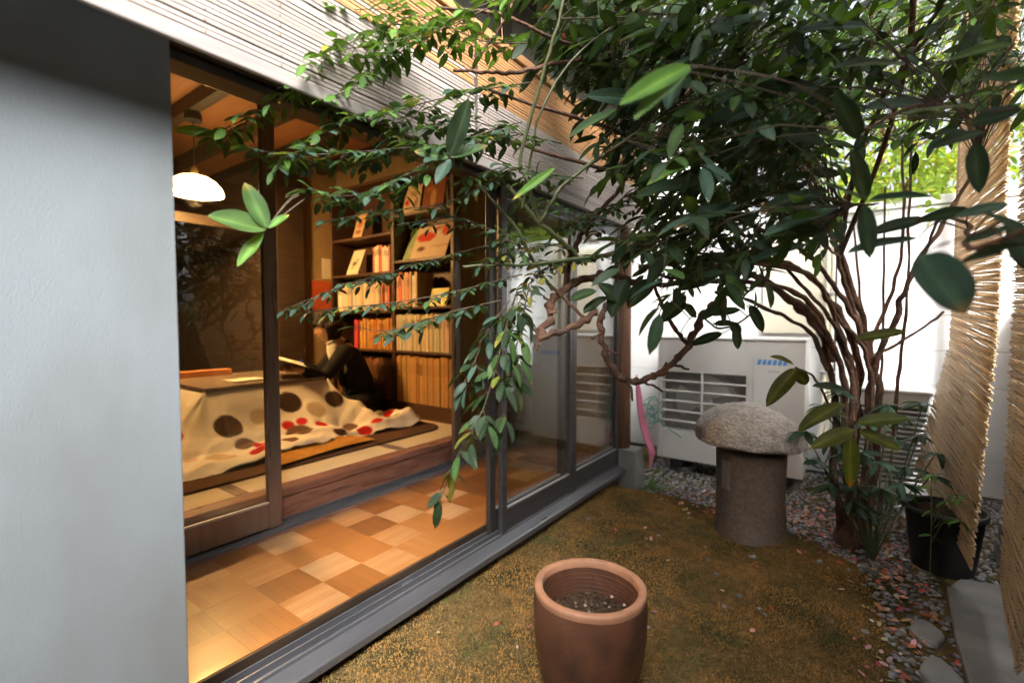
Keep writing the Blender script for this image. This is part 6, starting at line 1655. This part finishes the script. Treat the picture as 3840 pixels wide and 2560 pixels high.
# leaves of the low branch in front of the white wall and round the trunk foot
BIG += [((1700, 710), (1638, 720), 26, 1.75, 1.72, DK), ((1660, 700), (1612, 732), 34, 1.76, 1.72, DK), ((1722, 700), (1755, 762), 30, 1.75, 1.73, DK), ((1690, 752), (1695, 802), 24, 1.75, 1.73, DK), ((1660, 765), (1585, 790), 28, 1.76, 1.8, DK), ((1680, 740), (1700, 772), 30, 1.75, 1.75, DK), ((1640, 745), (1690, 742), 24, 1.76, 1.74, DK), ((1600, 728), (1565, 698), 34, 1.78, 1.75, DK),
        ((1832, 845), (1760, 928), 44, 1.6, 1.55, OL), ((1825, 838), (1772, 815), 30, 1.6, 1.58, OL), ((1835, 850), (1850, 885), 34, 1.6, 1.6, OL), ((1940, 925), (1832, 982), 50, 1.7, 1.62, OL), ((1950, 900), (1872, 880), 34, 1.75, 1.7, DK), ((1968, 972), (2102, 955), 44, 1.7, 1.65, OL), ((1962, 985), (1868, 1022), 44, 1.7, 1.65, OL), ((1972, 990), (2075, 1030), 40, 1.7, 1.66, OL), ((1955, 1000), (1955, 1125), 40, 1.7, 1.68, OL), ((1965, 780), (2085, 756), 34, 1.8, 1.75, OL), ((1950, 960), (1900, 940), 40, 1.72, 1.7, OL)]
for (b, e, wpx, d0, d1, cols) in BIG:
    px_ = math.hypot(e[0] - b[0], e[1] - b[1])
    if px_ > 120 and d0 > 0.7: f_ = (120 + (px_ - 120) * 0.35) / px_; e = (b[0] + (e[0] - b[0]) * f_, b[1] + (e[1] - b[1]) * f_)
    B, E = VP(b[0], b[1], d0), VP(e[0], e[1], d1)
    ln = (E - B).length; w = wpx * 1.63265 * (d0 + d1) / 2 / 1783 * 1.06
    view = (CAMP - (B + E) / 2).normalized()
    nrm = (view * 0.75 + up * 0.65 + rv(0.18))
    leaf(B, E - B, nrm, ln, w, pick(cols), rows=10, fold=rng.uniform(0.15, 0.4), curl=rng.uniform(0.03, 0.12), wave=rng.uniform(0.01, 0.035))
    s = nearest(B)
    if 0.02 < (s - B).length:
        m_ = (s + B) / 2 + rv(0.01) + up * 0.015
        TW.tube(curve([s, m_, B], 4), 0.0016, n=5)

SH_O = VP(1955, 1245, 2.53); SH_O.z = 0.0
shrub = thing('garden_shrub', SH_O, 'large evergreen shrub with many brown stems arching over the moss to the house', 'shrub')
for c_, rad, m in STEMS:
    q = MB(); q.tube(c_, rad, n=9 if max(rad) > 0.006 else 6); q.build('stem' if max(rad) > 0.011 else 'branch', M[m], shrub, smooth=True)
# root stool
q = MB(); ro = VP(1955, 1245, 2.53); ro.z = 0
q.lathe([(0.10, -0.05), (0.085, 0.03), (0.065, 0.10), (0.05, 0.16), (0.001, 0.17)], ro, n=24, wob=lambda a, z: 0.16 * math.sin(3 * a + 1) + 0.10 * math.sin(7 * a))
q.build('root_stool', M['bark'], shrub, smooth=True)
TW.build('twigs', M['twig'], shrub, kind='stuff', smooth=True)
LEAVES.sort(key=lambda L_: -L_[3])
for vs, fs, col, _ in LEAVES[:290]:
    q = MB(); q.add(vs, fs, 0, col); q.build('leaf', M['leaf'], shrub, smooth=True)
q = MB()
for vs, fs, col, _ in LEAVES[290:]: q.add(vs, fs, 0, col)
q.build('foliage', M['leaf'], shrub, kind='stuff', smooth=True)

# pink blossoms in the crown
for i, (u, v, d) in enumerate(((1258, 38, 2.0), (1290, 66, 2.0), (1296, 88, 2.05), (1318, 100, 2.0), (1352, 112, 2.05), (1364, 165, 2.0), (1250, 20, 2.1), (1830, 700, 2.6))):
    P0 = VP(u, v, d); t = thing('blossom', tuple(P0), 'pink blossom in the shrub above the blind', 'flower', 'pink blossoms above the blind') if i < 7 else thing('blossom', tuple(P0), 'single pink blossom low among the bundled stems', 'flower')
    for k in range(6):
        a = k * math.pi / 3 + rng.uniform(-0.2, 0.2)
        st_ = []; leaf(P0, Vector((math.cos(a), math.sin(a), rng.uniform(0.1, 0.5))), up, 0.024, 0.022, (0.55, 0.10, 0.16), store=st_, curl=-0.2)
        q = MB(); q.add(st_[0][0], st_[0][1], 0, st_[0][2]); q.build('petal', M['petal'], t, smooth=True)

# low seedling with blue green leaves at the shrub's foot
SD = []; sdT = MB()
s0 = Vector((0.10, 2.93, 0.0)); seed = thing('seedling', tuple(s0), 'low blue green seedling growing at the foot of the shrub', 'plant')
for (u, v, d) in ((1930, 900, 2.42), (1975, 1040, 2.25), (2020, 1120, 2.3), (1910, 1110, 2.3), (2065, 960, 2.45), (1945, 1040, 2.3), (2095, 1140, 2.35), (1905, 1010, 2.35), (1930, 1080, 2.35), (1970, 1120, 2.3), (2010, 1060, 2.35), (2050, 1010, 2.4), (2085, 1075, 2.4), (2110, 1000, 2.45), (2040, 930, 2.45), (1890, 930, 2.4), (1880, 1060, 2.4), (1990, 1170, 2.3), (2070, 1110, 2.35), (2140, 1090, 2.3), (2120, 925, 2.6), (1850, 990, 2.4), (2000, 960, 2.4), (1955, 1150, 2.3), (2150, 1040, 2.5)):
    e = VP(u, v, d); m_ = (s0 + e) / 2 + rv(0.02) + up * 0.04
    q = MB(); q.tube(curve([s0 + rv(0.006) * 0.5, m_, e], 5), [0.0035] * 10 + [0.002], n=6); q.build('stalk', M['green_stem'], seed, smooth=True)
    a = rng.uniform(0, 6.28)
    for k in range(rng.randint(7, 9)):
        aa = a + k * 1.05
        leaf(e, Vector((math.cos(aa), math.sin(aa), rng.uniform(-0.6, 0.25))), up + rv(0.25), rng.uniform(0.075, 0.115), rng.uniform(0.032, 0.048), pick([(0.05, 0.10, 0.075), (0.07, 0.125, 0.095), (0.045, 0.09, 0.06)]), store=SD, curl=0.25)
for vs, fs, col, _ in SD:
    q = MB(); q.add(vs, fs, 0, col); q.build('leaf', M['leaf'], seed, smooth=True)
# bright sprig at the reed screen
br = thing('seedling', (0.33, 2.75, 0.0), 'thin young shoot with light leaves in front of the reed screen foot', 'plant')
BS = []
for path in ([(0.30, 2.78, 0.0), (0.30, 2.80, 0.30), (0.29, 2.78, 0.52)], [(0.30, 2.80, 0.20), (0.34, 2.74, 0.34), (0.38, 2.70, 0.36)], [(0.30, 2.80, 0.28), (0.35, 2.72, 0.45), (0.40, 2.66, 0.47)]):
    c_ = curve(path, 5); q = MB(); q.tube(c_, 0.0022, n=5); q.build('stalk', M['green_stem'], br, smooth=True)
    for k in (4, 6, 8, 10):
        if k < len(c_):
            for s_ in (1, -1):
                leaf(c_[k], leftv * s_ * 0.8 + rv(0.3) - up * 0.35, up + rv(0.3), 0.05, 0.02, pick(MD + BR), store=BS)
for vs, fs, col, _ in BS:
    q = MB(); q.add(vs, fs, 0, col); q.build('leaf', M['leaf'], br, smooth=True)

# ------------------------------------------------------------------ trees beyond the wall
def far_tree(name, loc, label, crown, nl, cols, h, seed_):
    r2 = random.Random(seed_)
    t = thing(name, loc, label, 'tree', 'trees beyond the garden wall')
    q = MB(); b = Vector(loc)
    top = b + Vector((r2.uniform(-0.2, 0.2), r2.uniform(-0.2, 0.2), h))
    q.tube(curve([b - up * 0.05, b + Vector((0.05, 0, h * 0.4)), b + Vector((-0.03, 0.04, h * 0.75)), top], 5), [0.07] * 4 + [0.055] * 4 + [0.04] * 4 + [0.02] * 4, n=10); tk = q.build('trunk', M['bark'], t, smooth=True)
    st_ = []; lim = MB()
    for (cx, cy, cz, rr, k) in crown:
        c0 = Vector((cx, cy, cz)); a = b + Vector((0, 0, max(0.5, min(h, cz - 0.4))))
        lim.tube(curve([a, (a + c0) / 2 + rv(0.06), c0], 4), 0.014, n=6)
        for _ in range(int(nl * k)):
            d = rv(1).normalized() * rr * rng.random() ** 0.45
            p_ = c0 + Vector((d.x, d.y, d.z * 0.75))
            leaf(p_, rv(1) - up * 0.3, up + rv(0.6), rng.uniform(0.06, 0.10), rng.uniform(0.03, 0.048), pick(cols), store=st_, rows=4)
    lim.build('limbs', M['bark'], t, smooth=True)
    q = MB()
    for vs, fs, col, _ in st_: q.add(vs, fs, 0, col)
    q.build('crown', M['leaf'], t, kind='stuff', smooth=True)
BRT = [(0.15, 0.25, 0.035), (0.19, 0.29, 0.045), (0.11, 0.20, 0.03), (0.24, 0.28, 0.05)]
far_tree('broadleaf_tree', (0.15, 5.6, 0.0), 'bright yellow green tree standing beyond the white garden wall', [(-0.1, 5.4, 2.5, 0.42, 1), (0.35, 5.5, 2.75, 0.45, 1), (0.75, 5.6, 2.5, 0.42, 1), (0.1, 5.7, 3.2, 0.5, 1), (0.6, 5.7, 3.35, 0.5, 1), (-0.35, 5.6, 3.0, 0.4, .8), (0.95, 5.5, 3.0, 0.4, .8), (0.3, 5.4, 2.15, 0.3, .7), (0.4, 5.8, 3.9, 0.5, 1), (-0.05, 4.75, 2.2, 0.28, .7), (0.3, 4.65, 2.25, 0.3, .8), (0.55, 4.7, 2.3, 0.28, .7), (0.1, 4.5, 2.05, 0.2, .35), (0.4, 4.45, 2.02, 0.2, .35)], 260, BRT, 2.9, 5)
far_tree('broadleaf_tree', (-1.0, 7.2, 0.0), 'darker green tree standing farther back beyond the garden wall', [(-1.2, 7.0, 3.6, 0.7, 1), (-0.6, 7.2, 4.2, 0.7, 1), (-1.6, 7.3, 4.3, 0.7, 1), (-0.2, 7.2, 3.5, 0.6, 1), (-1.0, 7.0, 4.9, 0.7, 1), (0.3, 7.3, 4.4, 0.6, 1)], 260, MD + BR, 3.4, 8)
